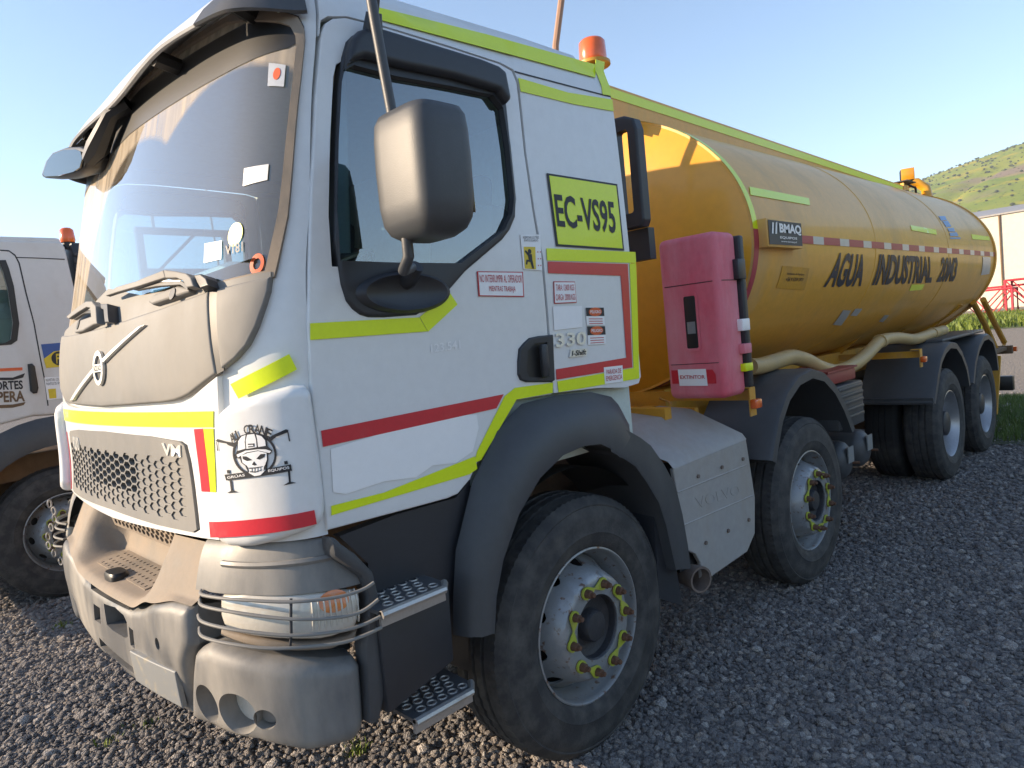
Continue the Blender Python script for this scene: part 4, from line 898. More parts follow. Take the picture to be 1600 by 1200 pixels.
def oval(ang, r, rt, rr, n=12):
    c = (r * math.cos(ang), r * math.sin(ang)); out = []
    for k in range(n):
        t = 2 * PI * k / n; a = rr * math.cos(t); b = rt * math.sin(t)
        out.append((c[0] + a * math.cos(ang) - b * math.sin(ang), c[1] + a * math.sin(ang) + b * math.cos(ang)))
    return out
def front_wheel():
    wb = MB().lathe([(.300, .010), (.306, .002), (.305, -.004), (.299, -.006), (.294, .0), (.291, .02), (.286, .045), (.274, .06), (.270, .10), (.262, .125), (.262, .25)], 72)
    wb.add(patch(DISC, circ((0, 0), .266, 72), [circ((0, 0), .126, 40)] + [oval(2 * PI * (k + .35) / 10, .2435, .031, .0165) for k in range(10)], 0, .008, 0, .03, inner=.02, cen=(0, .5, 0)))
    wheel = obj('wheel', wb.vf, rim_m, truck, smooth=40)
    obj('tyre', TYRE, rubber_w, wheel, smooth=35)
    obj('hub', MB().lathe([(.140, -.030), (.127, -.034), (.122, -.028), (.118, .0), (.085, .012), (.068, .010), (.062, -.022), (.055, -.032), (.03, -.036), (0, -.036)], 32).vf, hub_m, wheel, smooth=30)
    obj('wheel_inside', MB().lathe([(.275, .13), (0, .13)], 24).vf, black, wheel)
    nut = None
    for k in range(10):
        a = 2 * PI * (k + .1) / 10; c = (.1675 * math.cos(a), 0, .1675 * math.sin(a))
        if nut is None:
            nb = MB().lathe([(0, 0), (.024, 0), (.024, -.006), (.0165, -.010)], 14)
            nb.lathe([(.0165, -.006), (.0165, -.032), (.013, -.036), (.0105, -.036), (.0105, -.046), (.009, -.049), (0, -.049)], 6)
            nut = obj('wheel_nut', nb.vf, rust, wheel, smooth=25); o = nut
        else: o = nut.copy(); link(o, wheel)
        o.location = (c[0], -.038, c[2]); o.rotation_euler = (0, random.uniform(0, 1), 0)
    ind = None
    d_ = 2 * .1675 * math.sin(PI / 10)
    for k in range(5):
        a = 2 * PI * (2 * k + .6) / 10
        if ind is None:
            ib = MB(); R = .1675 * math.cos(PI / 10)
            for s in (1, -1):
                cx = s * d_ / 2
                ib.lathe([(.0175, -.012), (.0245, -.012), (.0245, -.004), (.0175, -.004)], 18, o=(cx, 0, 0))
                # tongue of the loop running to its neighbour
                ib.prism([(cx - s * .010, .024), (0, .003), (0, -.003), (cx - s * .010, -.024), (cx - s * .021, -.012), (cx - s * .021, .012)], 'Y', -.011, -.006)
            ind = obj('nut_indicator', ib.vf, fluo_p, wheel, smooth=30); o = ind
        else: o = ind.copy(); link(o, wheel)
        o.location = (R * math.cos(a), -.038, R * math.sin(a)); o.rotation_euler = (0, -(a - PI / 2) + (.0 if k else 0), 0)
    return wheel
fluo_p = M('yellow_green_plastic', (.42, .47, .05), .5, dust=(.33, .29, .14), amt=.5, scale=30)
def rear_wheel():
    wb = MB().lathe([(.300, .010), (.306, .002), (.305, -.004), (.299, -.006), (.294, .0), (.288, .03), (.276, .05), (.270, .14), (.262, .17), (.235, .185), (.225, .19), (.12, .19)], 72)
    wheel = obj('wheel', wb.vf, rim_d, truck, smooth=35)
    obj('tyre', TYRE, rubber_w, wheel, smooth=35)
    obj('hub', MB().lathe([(.14, .195), (.135, .12), (.12, .10), (.11, .03), (.095, .02), (0, .02)], 28).vf, hub_m, wheel)
    t2 = obj('inner_tyre', TYRE, rubber, wheel, smooth=35); t2.location = (0, .325, 0)
    obj('inner_rim', MB().lathe([(.30, .33), (.28, .36), (.27, .55), (.0, .55)], 32).vf, black, wheel)
    nut = None
    for k in range(10):
        a = 2 * PI * k / 10
        if nut is None: nut = obj('wheel_nut', MB().lathe([(0, 0), (.02, 0), (.0165, -.004), (.0165, -.03), (0, -.03)], 6).vf, rust, wheel); o = nut
        else: o = nut.copy(); link(o, wheel)
        o.location = (.1675 * math.cos(a), .19, .1675 * math.sin(a))
    return wheel
def copy_tree(o, parent):
    c = o.copy(); sc.collection.objects.link(c); c.parent = parent
    for ch in list(o.children): copy_tree(ch, c)
    return c
AX = (1.371, 3.520, 6.603, 7.977)
fw = front_wheel(); rw = rear_wheel(); TL = Vector(truck.location)
def put(o, x, s, yy, rot):
    o.location = Vector((x, s * yy, .505)) - TL; o.rotation_euler = (0, rot, 0 if s < 0 else PI)
first = {}
for i, x in enumerate(AX):
    for s in (-1, 1):
        src = fw if i < 2 else rw
        o = src if id(src) not in first else copy_tree(src, truck)
        first[id(src)] = 1
        put(o, x, s, 1.1865 if i < 2 else 1.2192, .0 if i == 0 else .37 * i)
ch_ = MB()
for i, x in enumerate(AX): ch_.tube([(x, -1.0, .505), (x, 1.0, .505)], .07, 10)
obj('axle', ch_.tube([(AX[2], -.3, .505), (AX[2], .3, .505)], .2, 14, rs=[.17, .17]).tube([(AX[3], -.3, .505), (AX[3], .3, .505)], .2, 14).vf, mud, truck, kind='stuff')
for s in (-1, 1):
    obj('chassis_rail', MB().bb((1.0, s * .40, .72), (9.4, s * .47, 1.02)).vf, mud, truck)
    obj('subframe_rail', MB().bb((2.2, s * .40, 1.023), (9.2, s * .48, 1.16)).vf, tank_low, truck)
obj('gearbox', MB().bb((.9, -.35, .45), (2.3, .35, 1.1)).tube([(2.3, 0, .7), (6.4, 0, .62)], .07, 10).vf, mud, truck, bevel=.04, kind='stuff')

# ================================================================== THE WATER TANKER: TANK AND WHAT IT CARRIES
TC = (6, 0, TZC)
def tk(X, th, k=1., o=0.):
    return (X, -(TA + o) * k * math.cos(th), TZC + (TBZ + o) * k * math.sin(th))
NT = 96
tb = MB().loft([[tk(X, 2 * PI * k / NT) for k in range(NT)] for X in [TX1 + (TX2 - TX1) * i / 24 for i in range(25)]], True)
tank = obj('tank', tb.vf, tank_m, truck, smooth=60)
def head(x, d): return MB().loft([[tk(x + d * (1 - k ** 2.2), 2 * PI * j / NT, k) for j in range(NT)] for k in (1, .985, .95, .9, .8, .65, .5, .3, .1, .005)], True).vf
obj('tank_head', head(TX1, -.16), head_m, truck, smooth=60); obj('tank_head', head(TX2, .16), head_m, truck, smooth=60)
for X in (4.93, 6.95):
    obj('weld_seam', MB().loft([[tk(X + dx_, 2 * PI * k / NT, 1, o) for k in range(NT)] for dx_, o in ((-.012, 0), (-.005, .004), (.005, .004), (.012, 0))], True).vf, tank_m, tank, smooth=60)
def band(X0, X1, t0, t1, o, mat, name, n=40):
    return obj(name, MB().loft([[tk(X, t0 + (t1 - t0) * k / n, 1, o) for k in range(n + 1)] for X in (X0, X1)]).vf, mat, tank, smooth=60)
obj('tank_rim', MB().loft([[tk(X, 2 * PI * k / NT, 1, o) for k in range(NT)] for X, o in ((TX1 - .004, -.01), (TX1 - .004, .004), (TX1 + .035, .004), (TX1 + .035, 0))], True).vf, tank_m, tank, smooth=40)
obj('tank_rim', MB().loft([[tk(X, 2 * PI * k / NT, 1, o) for k in range(NT)] for X, o in ((TX2 - .04, 0), (TX2 - .04, .015), (TX2 + .01, .015), (TX2 + .01, -.01))], True).vf, tank_m, tank, smooth=40)
tsign = [(3.043, 0.0996), (3.024, 0.0388)]
band(TX1 - .006, TX1 + .05, tsign[1][1], PI / 2 * .98, .0062, fluo, 'reflective_tape')
band(TX1 - .006, TX1 + .05, -1.15, tsign[1][1], .0062, red_f, 'red_tape')
for P in ([(3.099, 0.3233), (3.905, 0.3169), (3.865, 0.2567), (3.061, 0.2606)], [(5.897, 0.2187), (6.652, 0.2118), (6.611, 0.1545), (5.879, 0.1667)], [(7.979, 0.2225), (8.809, 0.2252), (8.762, 0.1716), (7.949, 0.1576)], [(5.981, -0.3401), (6.358, -0.3424), (6.368, -0.4008), (5.993, -0.3991)]):
    obj('reflective_tape', patch(TANK, P, (), .004, .001, 0, .03, cen=TC), fluo, tank)
tt = [(3.637, 0.0245), (3.629, -0.03)]; t1_, t0_ = tt[0][1], tt[1][1]
X = 3.50; k = 0
while X < TX2 - .05:
    L_ = .275 if k % 2 == 0 else .165
    band(X, min(X + L_, TX2 - .045), t0_, t1_, .004, red_f if k % 2 == 0 else silv_t, 'red_tape' if k % 2 == 0 else 'silver_tape', 3); X += L_ + .001; k += 1
for c, s_ in (([(4.151, -0.0769), (4.705, -0.0827), (4.752, -0.3379), (4.049, -0.3332)], 'AGUA'), ([(5.003, -0.0717), (6.382, -0.0727), (6.543, -0.332), (4.977, -0.3336)], 'INDUSTRIAL'), ([(6.691, -0.0708), (7.257, -0.0651), (7.336, -0.328), (6.703, -0.3274)], '20M3')):
    obj('letters', text_on(TANK, c, s_, .004, .035, TC, fine=True), tank_letter, tank)
fs = obj('phone_sticker', patch(TANK, [(3.355, -0.1798), (3.745, -0.1948), (3.764, -0.3462), (3.345, -0.3248)], (), .003, .001, 0, .03, cen=TC), tank_low, tank)
obj('letters', text_on(TANK, [(3.433, -0.223), (3.684, -0.2298), (3.684, -0.2473), (3.433, -0.2419)], 'Arriendo de Equipos', .005, .01, TC, fine=True), letter, fs)
obj('letters', text_on(TANK, [(3.44, -0.2545), (3.692, -0.2604), (3.686, -0.2824), (3.438, -0.2819)], '+56 9 5359 5931', .005, .02, TC, fine=True), letter, fs)
for P in ([(7.041, 0.3955), (7.311, 0.416), (7.266, 0.362), (7.014, 0.337)], [(7.048, 0.3313), (7.274, 0.3543), (7.286, 0.2828), (7.069, 0.263)], [(7.094, 0.2493), (7.336, 0.2699), (7.34, 0.2239), (7.089, 0.2118)], [(7.094, 0.1973), (7.38, 0.2182), (7.398, 0.1738), (7.075, 0.1603)], [(7.061, 0.1454), (7.458, 0.1613), (7.438, 0.142), (7.044, 0.127)]):
    obj('faded_blue_print', patch(TANK, P, (), .004, .001, 0, .03, cen=TC), blue_let, tank)
for c, m in (([(4.662, -0.5329), (4.839, -0.5469), (4.912, -0.6934), (4.704, -0.6722)], silv_t), ([(4.908, -0.5326), (5.071, -0.5399), (5.067, -0.6071), (4.915, -0.5987)], silv_t), ([(5.801, -0.6414), (5.936, -0.6489), (5.965, -0.7322), (5.824, -0.7149)], silv_t), ([(8.294, -0.041), (8.661, -0.0428), (8.742, -0.2476), (8.363, -0.262)], silv_t)):
    obj('faded_sticker', patch(TANK, c, (), .004, .001, 0, .04, cen=TC), m, tank)
# maker's sign box
bx = obj('sign_box', MB().bb((3.03, -1.262, 2.025), (3.485, -1.15, 2.03 + .150)).vf, tank_m, truck, bevel=.004)
PX = plane('Y', -1.264)
SB = [(3.042, 2.170), (3.473, 2.170), (3.473, 2.038), (3.042, 2.038)]
obj('sign_face', patch(PX, SB, (), .002, .001, 0, .1, cen=(3.2, 0, 2)), letter_g, bx) if False else None
sf = obj('sign_face', patch(PX, SB, (), .002, .001, 0, .1, cen=(3.2, 0, 2)), M('dark_grey_sign', (.04, .045, .055), .5, dust=(.25, .22, .19), amt=.25, scale=12), bx)
obj('letters', text_on(PX, sub_corners(SB, .30, .44, .97, .90), 'BMAQ', .005, .045, (3.2, 0, 2)), sticker, bx)
obj('letters', text_on(PX, sub_corners(SB, .30, .24, .82, .36), 'EQUIPOS', .005, .02, (3.2, 0, 2)), sticker, bx)
obj('letters', text_on(PX, sub_corners(SB, .32, .09, .80, .18), 'www.bmaq.cl', .005, .01, (3.2, 0, 2)), sticker, bx)
for k in range(2):
    u = .07 + .10 * k
    obj('logo_bar', patch(PX, [tuple(bil(SB, a, b)) for a, b in ((u + .035, .90), (u + .075, .95 if k else .90), (u + .045, .44), (u, .44))], (), .005, .001, 0, .2, cen=(3.2, 0, 2)), sticker, bx)
# spill rail along the tank top
for s in (-1, 1):
    R_ = []
    for i in range(13):
        X = 2.75 + (8.25 - 2.75) * i / 12; zt_ = 3.085 - .115 * i / 12
        R_.append([(X, s * .500, 2.86), (X, s * .500, zt_ - .006), (X, s * .495, zt_), (X, s * .470, zt_), (X, s * .465, zt_ - .006), (X, s * .465, 2.86)])
    rl = obj('spill_rail', MB().loft(R_, False).vf, tank_m, truck)
    obj('reflective_tape', MB().loft([[(2.76, s * .5035, 3.066), (2.76, s * .5035, 3.010)], [(8.20, s * .5035, 2.955), (8.20, s * .5035, 2.899)]]).vf, fluo, rl)
    obj('rail_end', MB().bb((8.24, s * .505, 2.86), (8.27, s * .47, 3.0)).vf, tank_m, rl)
obj('manhole', MB().lathe([(.30, 2.95), (.30, 3.03), (.34, 3.03), (.34, 3.06), (.2, 3.09), (0, 3.10)], 28, o=(6.0, 0, 0), ax='Z').vf, tank_m, truck)
obj('filler_bend', MB().tube([(8.75, -.30, 2.93), (8.75, -.30, 3.02), (8.78, -.35, 3.07), (8.85, -.48, 3.06), (8.88, -.56, 2.98), (8.88, -.58, 2.86)], .055, 12).vf, head_m, truck)
obj('hatch_cover', MB().lathe([(.22, 2.93), (.22, 2.985), (.17, 3.03), (0, 3.05)], 24, o=(8.42, -.28, 0), ax='Z').vf, head_m, truck)
lp = obj('lamp_bracket', MB().tube([(8.72, -.50, 2.88), (8.70, -.50, 2.98), (8.62, -.45, 3.02), (8.58, -.42, 3.05)], .014, 6).vf, black, truck)
bc_ = Vector((8.55, -.46, 3.125))
obj('work_lamp', MB().box(bc_, (.10, .15, .15), (0, 0, .4)).vf, black, lp, bevel=.03)
obj('amber_glass', MB().box(bc_ + Vector((-.056, -.024, 0)), (.012, .135, .135), (0, 0, .4)).vf, orange_y, lp, bevel=.005)
obj('lamp_tray', MB().bb((8.30, -.53, 3.025), (8.62, -.36, 3.037)).vf, black, lp)
# roof beacon on its stand, rod behind the cab
bs = obj('beacon_stand', MB().tube([(2.26, -.78, 2.35), (2.26, -.78, 3.0)], .022, 8).lathe([(.0, 2.995), (.085, 2.99), (.085, 3.005), (.0, 3.01)], 20, o=(2.26, -.78, 0), ax='Z').vf, tank_low, truck)
obj('beacon_lens', MB().lathe([(.066, 3.01), (.070, 3.03), (.066, 3.105), (.055, 3.118), (0, 3.122)], 24, o=(2.26, -.78, 0), ax='Z').vf, orange, bs, smooth=50)
obj('rod', MB().tube([(2.4, -.36, 2.6), (2.4, -.43, 3.25), (2.43, -.56, 3.75)], .018, 8).vf, copper, truck)
# frame behind the cab
fp = [(-.93, 2.17), (-.915, 2.60), (-.93, 2.64), (-.955, 2.66), (-1.02, 2.655), (-1.07, 2.63), (-1.085, 2.58), (-1.085, 2.16), (-1.07, 2.13), (-.95, 2.13)]
fh = rrect(-1.035, 2.20, -.97, 2.59, .015)
obj('air_intake', patch(plane('X', 2.13), fp, [fh], 0, .05, .012, .03, cen=(3, -1, 2.4)), plast_d, truck)
obj('intake_back', MB().bb((2.20, -1.06, 1.98), (2.25, -.93, 2.13)).vf, plast_d, truck)
# extinguisher cabinet
def rbox(x0, x1, y0, y1, z0, z1, r, mat, name, par, seg=4): return obj(name, MB().bb((x0, y0, z0), (x1, y1, z1)).vf, mat, par, bevel=r, seg=seg, smooth=50)
cab = rbox(2.655, 2.70, -1.288, -.93, 1.30, 2.07, .012, plast_d, 'extinguisher_cabinet', truck)
rbox(2.45, 2.665, -1.265, -.935, 1.268, 2.09, .035, cab_red, 'cabinet_body', cab)
obj('lid_seam', MB().bb((2.4485, -1.235, 1.846), (2.66, -.964, 1.850)).bb((2.485, -1.2665, 1.846), (2.66, -1.260, 1.850)).vf, black, cab)
obj('lid_seam', MB().bb((2.4485, -1.235, 1.446), (2.66, -.964, 1.449)).vf, black, cab)
rbox(2.446, 2.47, -1.14, -1.065, 1.52, 1.795, .010, black, 'cabinet_window', cab)
obj('window_rim', patch(plane('X', 2.444), rrect(-1.148, 1.512, -1.057, 1.803, .015), [rrect(-1.136, 1.526, -1.069, 1.789, .01)], 0, .004, 0, .1, cen=(3, -1, 1.5)), cab_red, cab)
obj('extinguisher_label', MB().bb((2.4445, -1.125, 1.60), (2.4475, -1.08, 1.66)).vf, sticker_g, cab)
obj('red_print', patch(plane('X', 2.447), [(-.965, 1.42), (-1.20, 1.415), (-1.215, 1.39), (-1.215, 1.345), (-.965, 1.35)], (), .001, .001, 0, .2, cen=(3, -1, 1.5)), red_t, cab)
EL = [(-1.005, 1.423), (-1.165, 1.42), (-1.168, 1.335), (-1.008, 1.338)]
obj('sticker', patch(plane('X', 2.445), EL, (), .001, .001, 0, .2, cen=(3, -1, 1.5)), sticker, cab)
obj('letters', text_on(plane('X', 2.443), sub_corners(EL, .06, .42, .94, .64), 'EXTINTOR', .0, .02, (3, -1, 1.5)), red_letter, cab)
for z, m, h in ((1.90, plast_d, .10), (1.62, sticker, .06), (1.50, cab_red, .05), (1.405, fluo, .04)):
    obj('latch', MB().bb((2.61, -1.294, z - h / 2), (2.69, -1.262, z + h / 2)).vf, m, cab, bevel=.004)
# brackets with side marker lamps
def bracket(x, z, y0, y1):
    b = obj('marker_bracket', MB().bb((x, y0, z - .02), (x + .012, y1, z + .035)).bb((x - .045, y1 - .004, z - .10), (x + .02, y1 + .004, z + .045)).bb((x - .045, y1 - .004, z + .045), (x + .02, y1 + .07, z + .052)).vf, tank_low, truck)
    obj('marker_lamp', MB().box((x - .015, y1 - .022, z - .035), (.07, .04, .05)).vf, orange, b, bevel=.010)
bracket(2.80, 1.235, -.40, -1.225); bracket(5.85, 1.20, -.42, -1.215)
obj('cross_member', MB().bb((2.30, -1.0, 1.16), (2.36, 1.0, 1.24)).bb((2.75, -.9, 1.10), (2.79, .9, 1.18)).bb((3.8, -.8, 1.10), (3.88, .8, 1.22)).bb((5.0, -.8, 1.10), (5.08, .8, 1.22)).vf, tank_low, truck, kind='stuff')
obj('tank_cradle', MB().bb((3.0, -.55, 1.10), (8.9, .55, 1.26)).vf, tank_low, truck)
for X in (3.3, 4.6, 5.9, 7.2, 8.5): obj('cradle_rib', MB().prism([(-.45, 1.16), (-.85, 1.48), (.85, 1.48), (.45, 1.16)], 'X', X, X + .02).vf, tank_low, truck)
obj('coil_spring', MB().tube([(2.62 + .03 * math.cos(t), -.80 + .03 * math.sin(t), 1.08 + .012 * t) for t in [k * .6 for k in range(26)]], .006, 5).vf, tank_low, truck)
# silencer shield and exhaust
SHP = [(2.027, 0.9995), (2.737, 1.017), (2.787, 0.6932), (2.756, 0.5054), (2.657, 0.4326), (2.197, 0.4116), (2.194, 0.5097), (2.156, 0.5646), (2.046, 0.6266), (2.044, 0.8647)]
shd = obj('silencer_shield', patch(plane('Y', -1.2), SHP, (), 0, .012, .006, .06, cen=(2.4, 0, .8)), alum, truck)
x0, x1 = SHP[0][0], SHP[1][0]
obj('shield_top', MB().loft([[(x0, -1.202, SHP[0][1]), (x1, -1.202, SHP[1][1] + .0)], [(x0 - .01, -1.18, SHP[0][1] + .035), (x1, -1.18, SHP[1][1] + .03)], [(x0 - .25, -.98, 1.19), (x1 - .16, -.98, 1.20)], [(x0 - .30, -.80, 1.21), (x1 - .18, -.80, 1.22)]]).vf, alum, shd)
obj('shield_inside', MB().bb((x0 + .03, -1.17, .50), (x1 - .03, -.6, 1.02)).vf, black, shd)
for a, b in ([(2.037, 0.8873), (2.723, 0.8832)], [(2.056, 0.7266), (2.775, 0.7099)]):
    obj('shield_crease', MB().tube([(a[0] + .01, -1.199, a[1]), (b[0] - .01, -1.199, b[1])], .0042, 6).vf, alum, shd)
for q in [(2.229, 0.9246), (2.457, 0.9226), (2.679, 0.9223), (2.249, 0.5943), (2.47, 0.5954), (2.691, 0.5953)]:
    obj('shield_bolt', MB().lathe([(.010, .004), (.010, -.008), (0, -.008)], 6, o=(q[0], -1.201, q[1])).vf, rusty_pipe, shd)
obj('letters', text_on(plane('Y', -1.2), [(2.191, 0.8278), (2.618, 0.8029), (2.63, 0.7463), (2.205, 0.7716)], 'VOLVO', .0018, .01, (2.4, 0, .8), thick=.001), alum, shd)
px_, pz_ = 2.13, .455
pipe = MB(); ax_ = Vector((-.35, -1, -.05)).normalized(); c0 = Vector((px_, -1.20, pz_)) - ax_ * .25; c1 = Vector((px_, -1.235, pz_))
pipe.tube([c0, c1 - ax_ * .03, c1 - ax_ * .025, c1], .055, 24, cap=False, rs=[.055, .055, .062, .062]).tube([c1, c1 - ax_ * .22], .052, 24, cap=False).tube([c1 - ax_ * .2, c1 - ax_ * .21], .052, 16)
pipe.loft([[c1 + (Vector((0, 0, 1)) * math.cos(t) + ax_.cross(Vector((0, 0, 1))).normalized() * math.sin(t)) * r for t in [2 * PI * k / 24 for k in range(24)]] for r in (.062, .052)], True)
obj('exhaust_pipe', pipe.vf, rusty_pipe, truck)
# second front axle mudguard
def guard(prof, name, y0, y1, t=.025, wall=None, mat=plast):
    c = Vector((sum(p[0] for p in prof) / len(prof), 0, .6)); objs = []
    for s in (-1, 1):
        In = [Vector((x, s * y0, z)) for x, z in prof]
        Out = [p + (Vector((p.x - c.x, 0, p.z - c.z)).normalized() * t) for p in In]
        Out2 = [p + (Vector((p.x - c.x, 0, p.z - c.z)).normalized() * (t + .012)) + Vector((0, -s * .02, 0)) for p in In]
        Far = [Vector((p.x, s * y1, p.z)) for p in Out2]; FarI = [Vector((p.x, s * y1, p.z)) for p in In]
        objs.append(obj(name, MB().loft([In, Out, Out2, Far, FarI, In]).vf, mat, truck, smooth=40))
    return objs
G2 = [(2.973, 0.8435), (3.01, 0.9222), (3.089, 1.053), (3.199, 1.161), (3.351, 1.232), (3.539, 1.253), (3.709, 1.214), (3.868, 1.119), (3.998, 0.9893), (4.117, 0.8267)]
guard([(G2[0][0] - .0, G2[0][1])] + G2[1:], 'mudguard', 1.245, .78, .05)
G3 = [(6.011, 0.7655), (6.088, 0.8551), (6.17, 0.9626), (6.277, 1.087), (6.418, 1.16), (6.597, 1.197), (6.794, 1.176), (6.961, 1.09), (7.121, 0.9401), (7.184, 0.7774)]
G4 = [(7.389, 0.7791), (7.51, 0.9592), (7.676, 1.088), (7.891, 1.171), (8.097, 1.177), (8.296, 1.121), (8.421, 0.993), (8.471, 0.8049)]
guard(G3, 'mudguard', 1.26, .66, .05); guard(G4, 'mudguard', 1.26, .66, .05)
for s in (-1, 1):
    obj('mudguard_skirt', MB().bb((G3[0][0] - .02, s * 1.255, G3[0][1] - .0), (G3[0][0] - .05, s * .66, G3[0][1] + .055)).vf, plast, truck)
    obj('mudguard_bridge', MB().bb((G3[5][0], s * 1.20, 1.25), (G4[4][0] + .1, s * .66, 1.285)).vf, plast, truck, bevel=.02)
# battery box, tool box, air tanks
bt = MB().bb((4.05, -1.19, .84), (4.52, -.75, 1.14)); bo = obj('battery_box', bt.vf, plast, truck, bevel=.012)
for k in range(5): obj('battery_box_rib', MB().bb((4.06, -1.20, .90 + k * .05), (4.50, -1.185, .925 + k * .05)).vf, plast, bo, bevel=.006)
tb_ = obj('tool_box', MB().bb((3.95, -1.17, 1.155), (4.46, -.8, 1.235)).vf, red_box, truck, bevel=.01)
obj('tool_box_lid', MB().bb((3.94, -1.18, 1.237), (4.47, -.8, 1.25)).vf, red_box, tb_)
for x, z in ((4.28, .60), (4.66, .62)):
    at_ = obj('air_tank', MB().lathe([(0, -1.16), (.05, -1.155), (.10, -1.14), (.13, -1.11), (.138, -1.08), (.138, -.5), (0, -.48)], 32, o=(x, 0, z)).vf, plast, truck, smooth=50)
    obj('tank_sticker', MB().bb((x - .05, -1.168, z - .01), (x + .05, -1.160, z + .10)).vf, sticker_g, at_)
    obj('drain_valve', MB().tube([(x + .05, -1.15, z - .02), (x + .06, -1.20, z - .02)], .01, 6).vf, rust, at_)
# long cream hose lying on the mudguards
hp_ = [(3.202, 1.364), (3.35, 1.357), (3.59, 1.367), (3.78, 1.371), (4.005, 1.33), (4.2, 1.268), (4.514, 1.205), (4.875, 1.222), (5.149, 1.273), (5.494, 1.355), (5.905, 1.353), (6.408, 1.308), (6.988, 1.325), (7.377, 1.333)]
hz = MB().tube(spline([Vector((x, -1.02, z)) for x, z in hp_], 4), .05, 14)
ho = obj('hose', hz.vf, hose_m, truck, smooth=60)
for k in (9, 12): obj('hose_clamp', MB().tube([(hp_[k][0] - .03, -1.02, hp_[k][1]), (hp_[k][0] + .03, -1.02, hp_[k][1])], .057, 14).vf, hose_m, ho)
# rear end: hand rails, platform, bumper, light
for a in ([(8.754, 1.577), (9.262, 1.308), (9.804, 0.9484)], [(9.262, 1.592), (9.811, 1.279), (10.31, 1.009), (10.25, 0.9214), (9.762, 0.9275)]):
    obj('rear_rail', MB().tube([(x, -1.0, z) for x, z in a], .035, 8).vf, tank_low, truck)
obj('rear_platform', MB().bb((9.05, -1.1, .93), (9.95, 1.1, .97)).bb((9.9, -1.15, .88), (9.98, 1.15, .98)).vf, mud, truck)
obj('rear_bumper', MB().bb((9.85, -1.15, .42), (9.97, 1.15, .60)).vf, black, truck, bevel=.01)
obj('rear_ladder', MB().box((9.35, -.95, .55), (.04, .3, .75), (0, .5, 0)).vf, tank_low, truck)
obj('rear_marker', MB().bb((10.0, -1.18, .90), (10.06, -1.10, .96)).vf, orange, truck)
for X in (8.3, 8.9): obj('rear_support', MB().prism([(-.5, 1.2), (-1.0, 1.55), (-.9, 1.62), (-.35, 1.3)], 'X', X, X + .04).vf, tank_low, truck)

# ================================================================== THE PARKED WHITE TRUCK BEHIND
ORX, NY = -.80, 3.35
nb = thing('parked_truck', 'white truck parked behind the tanker at the left edge, lettered ORTES and PERA', 'truck', (2.0, 4.6, 0))
CN = (.2, 4.6, 1.6)
NP_ = lambda off=0.: plane('Y', NY - off)
zr = 2.765
nb_side = [(ORX + .25, 1.15), (ORX + .10, 1.9), (ORX + .28, 2.6), (ORX + .42, 2.73), (ORX + .6, zr), (.76, zr), (.785, 2.72), (.83, 2.2), (.80, 1.41), (.42, 1.435), (.20, 1.40), (.02, 1.28), (-.10, 1.12), (-.14, 1.05)]
nw = [(0.3525, 2.587), (0.3647, 2.526), (0.3782, 2.407), (0.3789, 2.144), (0.3531, 2.026), (0.3148, 2), (0.2828, 1.993)]
win = [(ORX + .34, 2.52), (ORX + .22, 1.98)] + [nw[5], nw[4], nw[3], nw[2], nw[1], nw[0]] + [(ORX + .42, 2.56)]
obj('cab_side', patch(NP_(), nb_side, [win], 0, .06, .02, .08, cen=CN), white2, nb)
obj('cab_body', MB().prism([(x, z) for x, z in nb_side], 'Y', NY + .07, NY + .10).prism([(x, z) for x, z in nb_side], 'Y', NY + 2.3, NY + 2.35).bb((.70, NY + .06, 1.42), (.77, NY + 2.3, 2.74)).bb((ORX + .2, NY + .06, 1.15), (ORX + .3, NY + 2.3, 1.85)).vf, white2, nb)
obj('cab_roof', MB().bb((ORX + .45, NY + .01, zr - .03), (.765, NY + 2.34, zr + .03)).vf, white2, nb, bevel=.025)
obj('side_window', patch(NP_(), win, (), -.015, 0, 0, .3, cen=CN), glass_d, nb)
obj('window_seal', patch(NP_(), [(x + (x + .28) * .06, z + (z - 2.2) * .07) for x, z in win], [win], .004, .012, 0, .1, cen=CN), black, nb)
SM = [(0.3636, 2.682), (0.4179, 2.678), (0.4497, 2.645), (0.4669, 2.588), (0.4839, 2.357), (0.5069, 2.138), (0.5162, 1.868), (0.5261, 1.67), (0.5229, 1.503), (0.5311, 1.502), (0.5343, 1.669), (0.5244, 1.867), (0.5151, 2.137), (0.4926, 2.361), (0.4755, 2.593), (0.4548, 2.655), (0.419, 2.688), (0.3647, 2.691)]
obj('door_seam', patch(NP_(), SM, (), .002, .001, 0, .3, cen=CN), letter, nb)
obj('roof_seam', patch(NP_(), [(0.452, 2.631), (0.5978, 2.628), (0.7704, 2.62), (0.7713, 2.628), (0.5986, 2.635), (0.4528, 2.638)], (), .002, .001, 0, .3, cen=CN), letter, nb)
hd = obj('door_handle', patch(NP_(), [(0.4341, 1.832), (0.4629, 1.834), (0.4768, 1.813), (0.4817, 1.646), (0.469, 1.608), (0.4442, 1.606), (0.4264, 1.628)], (), .02, .02, .012, .03, cen=CN), black, nb)
ST = [(0.1484, 1.821), (0.3994, 1.811), (0.3969, 1.789), (0.1457, 1.798)]
obj('orange_stripe', patch(NP_(), ST, (), .003, .001, 0, .3, cen=CN), sticker_o, nb)
obj('dark_stripe', patch(NP_(), [(0.1413, 1.761), (0.3314, 1.741), (0.4102, 1.766), (0.3944, 1.734), (0.3292, 1.722), (0.1392, 1.742)], (), .003, .001, 0, .3, cen=CN), letter, nb)
obj('brown_stripe', patch(NP_(), [(0.1176, 1.558), (0.308, 1.542), (0.3888, 1.55), (0.3741, 1.528), (0.3052, 1.518), (0.1149, 1.535)], (), .003, .001, 0, .3, cen=CN), mud, nb)
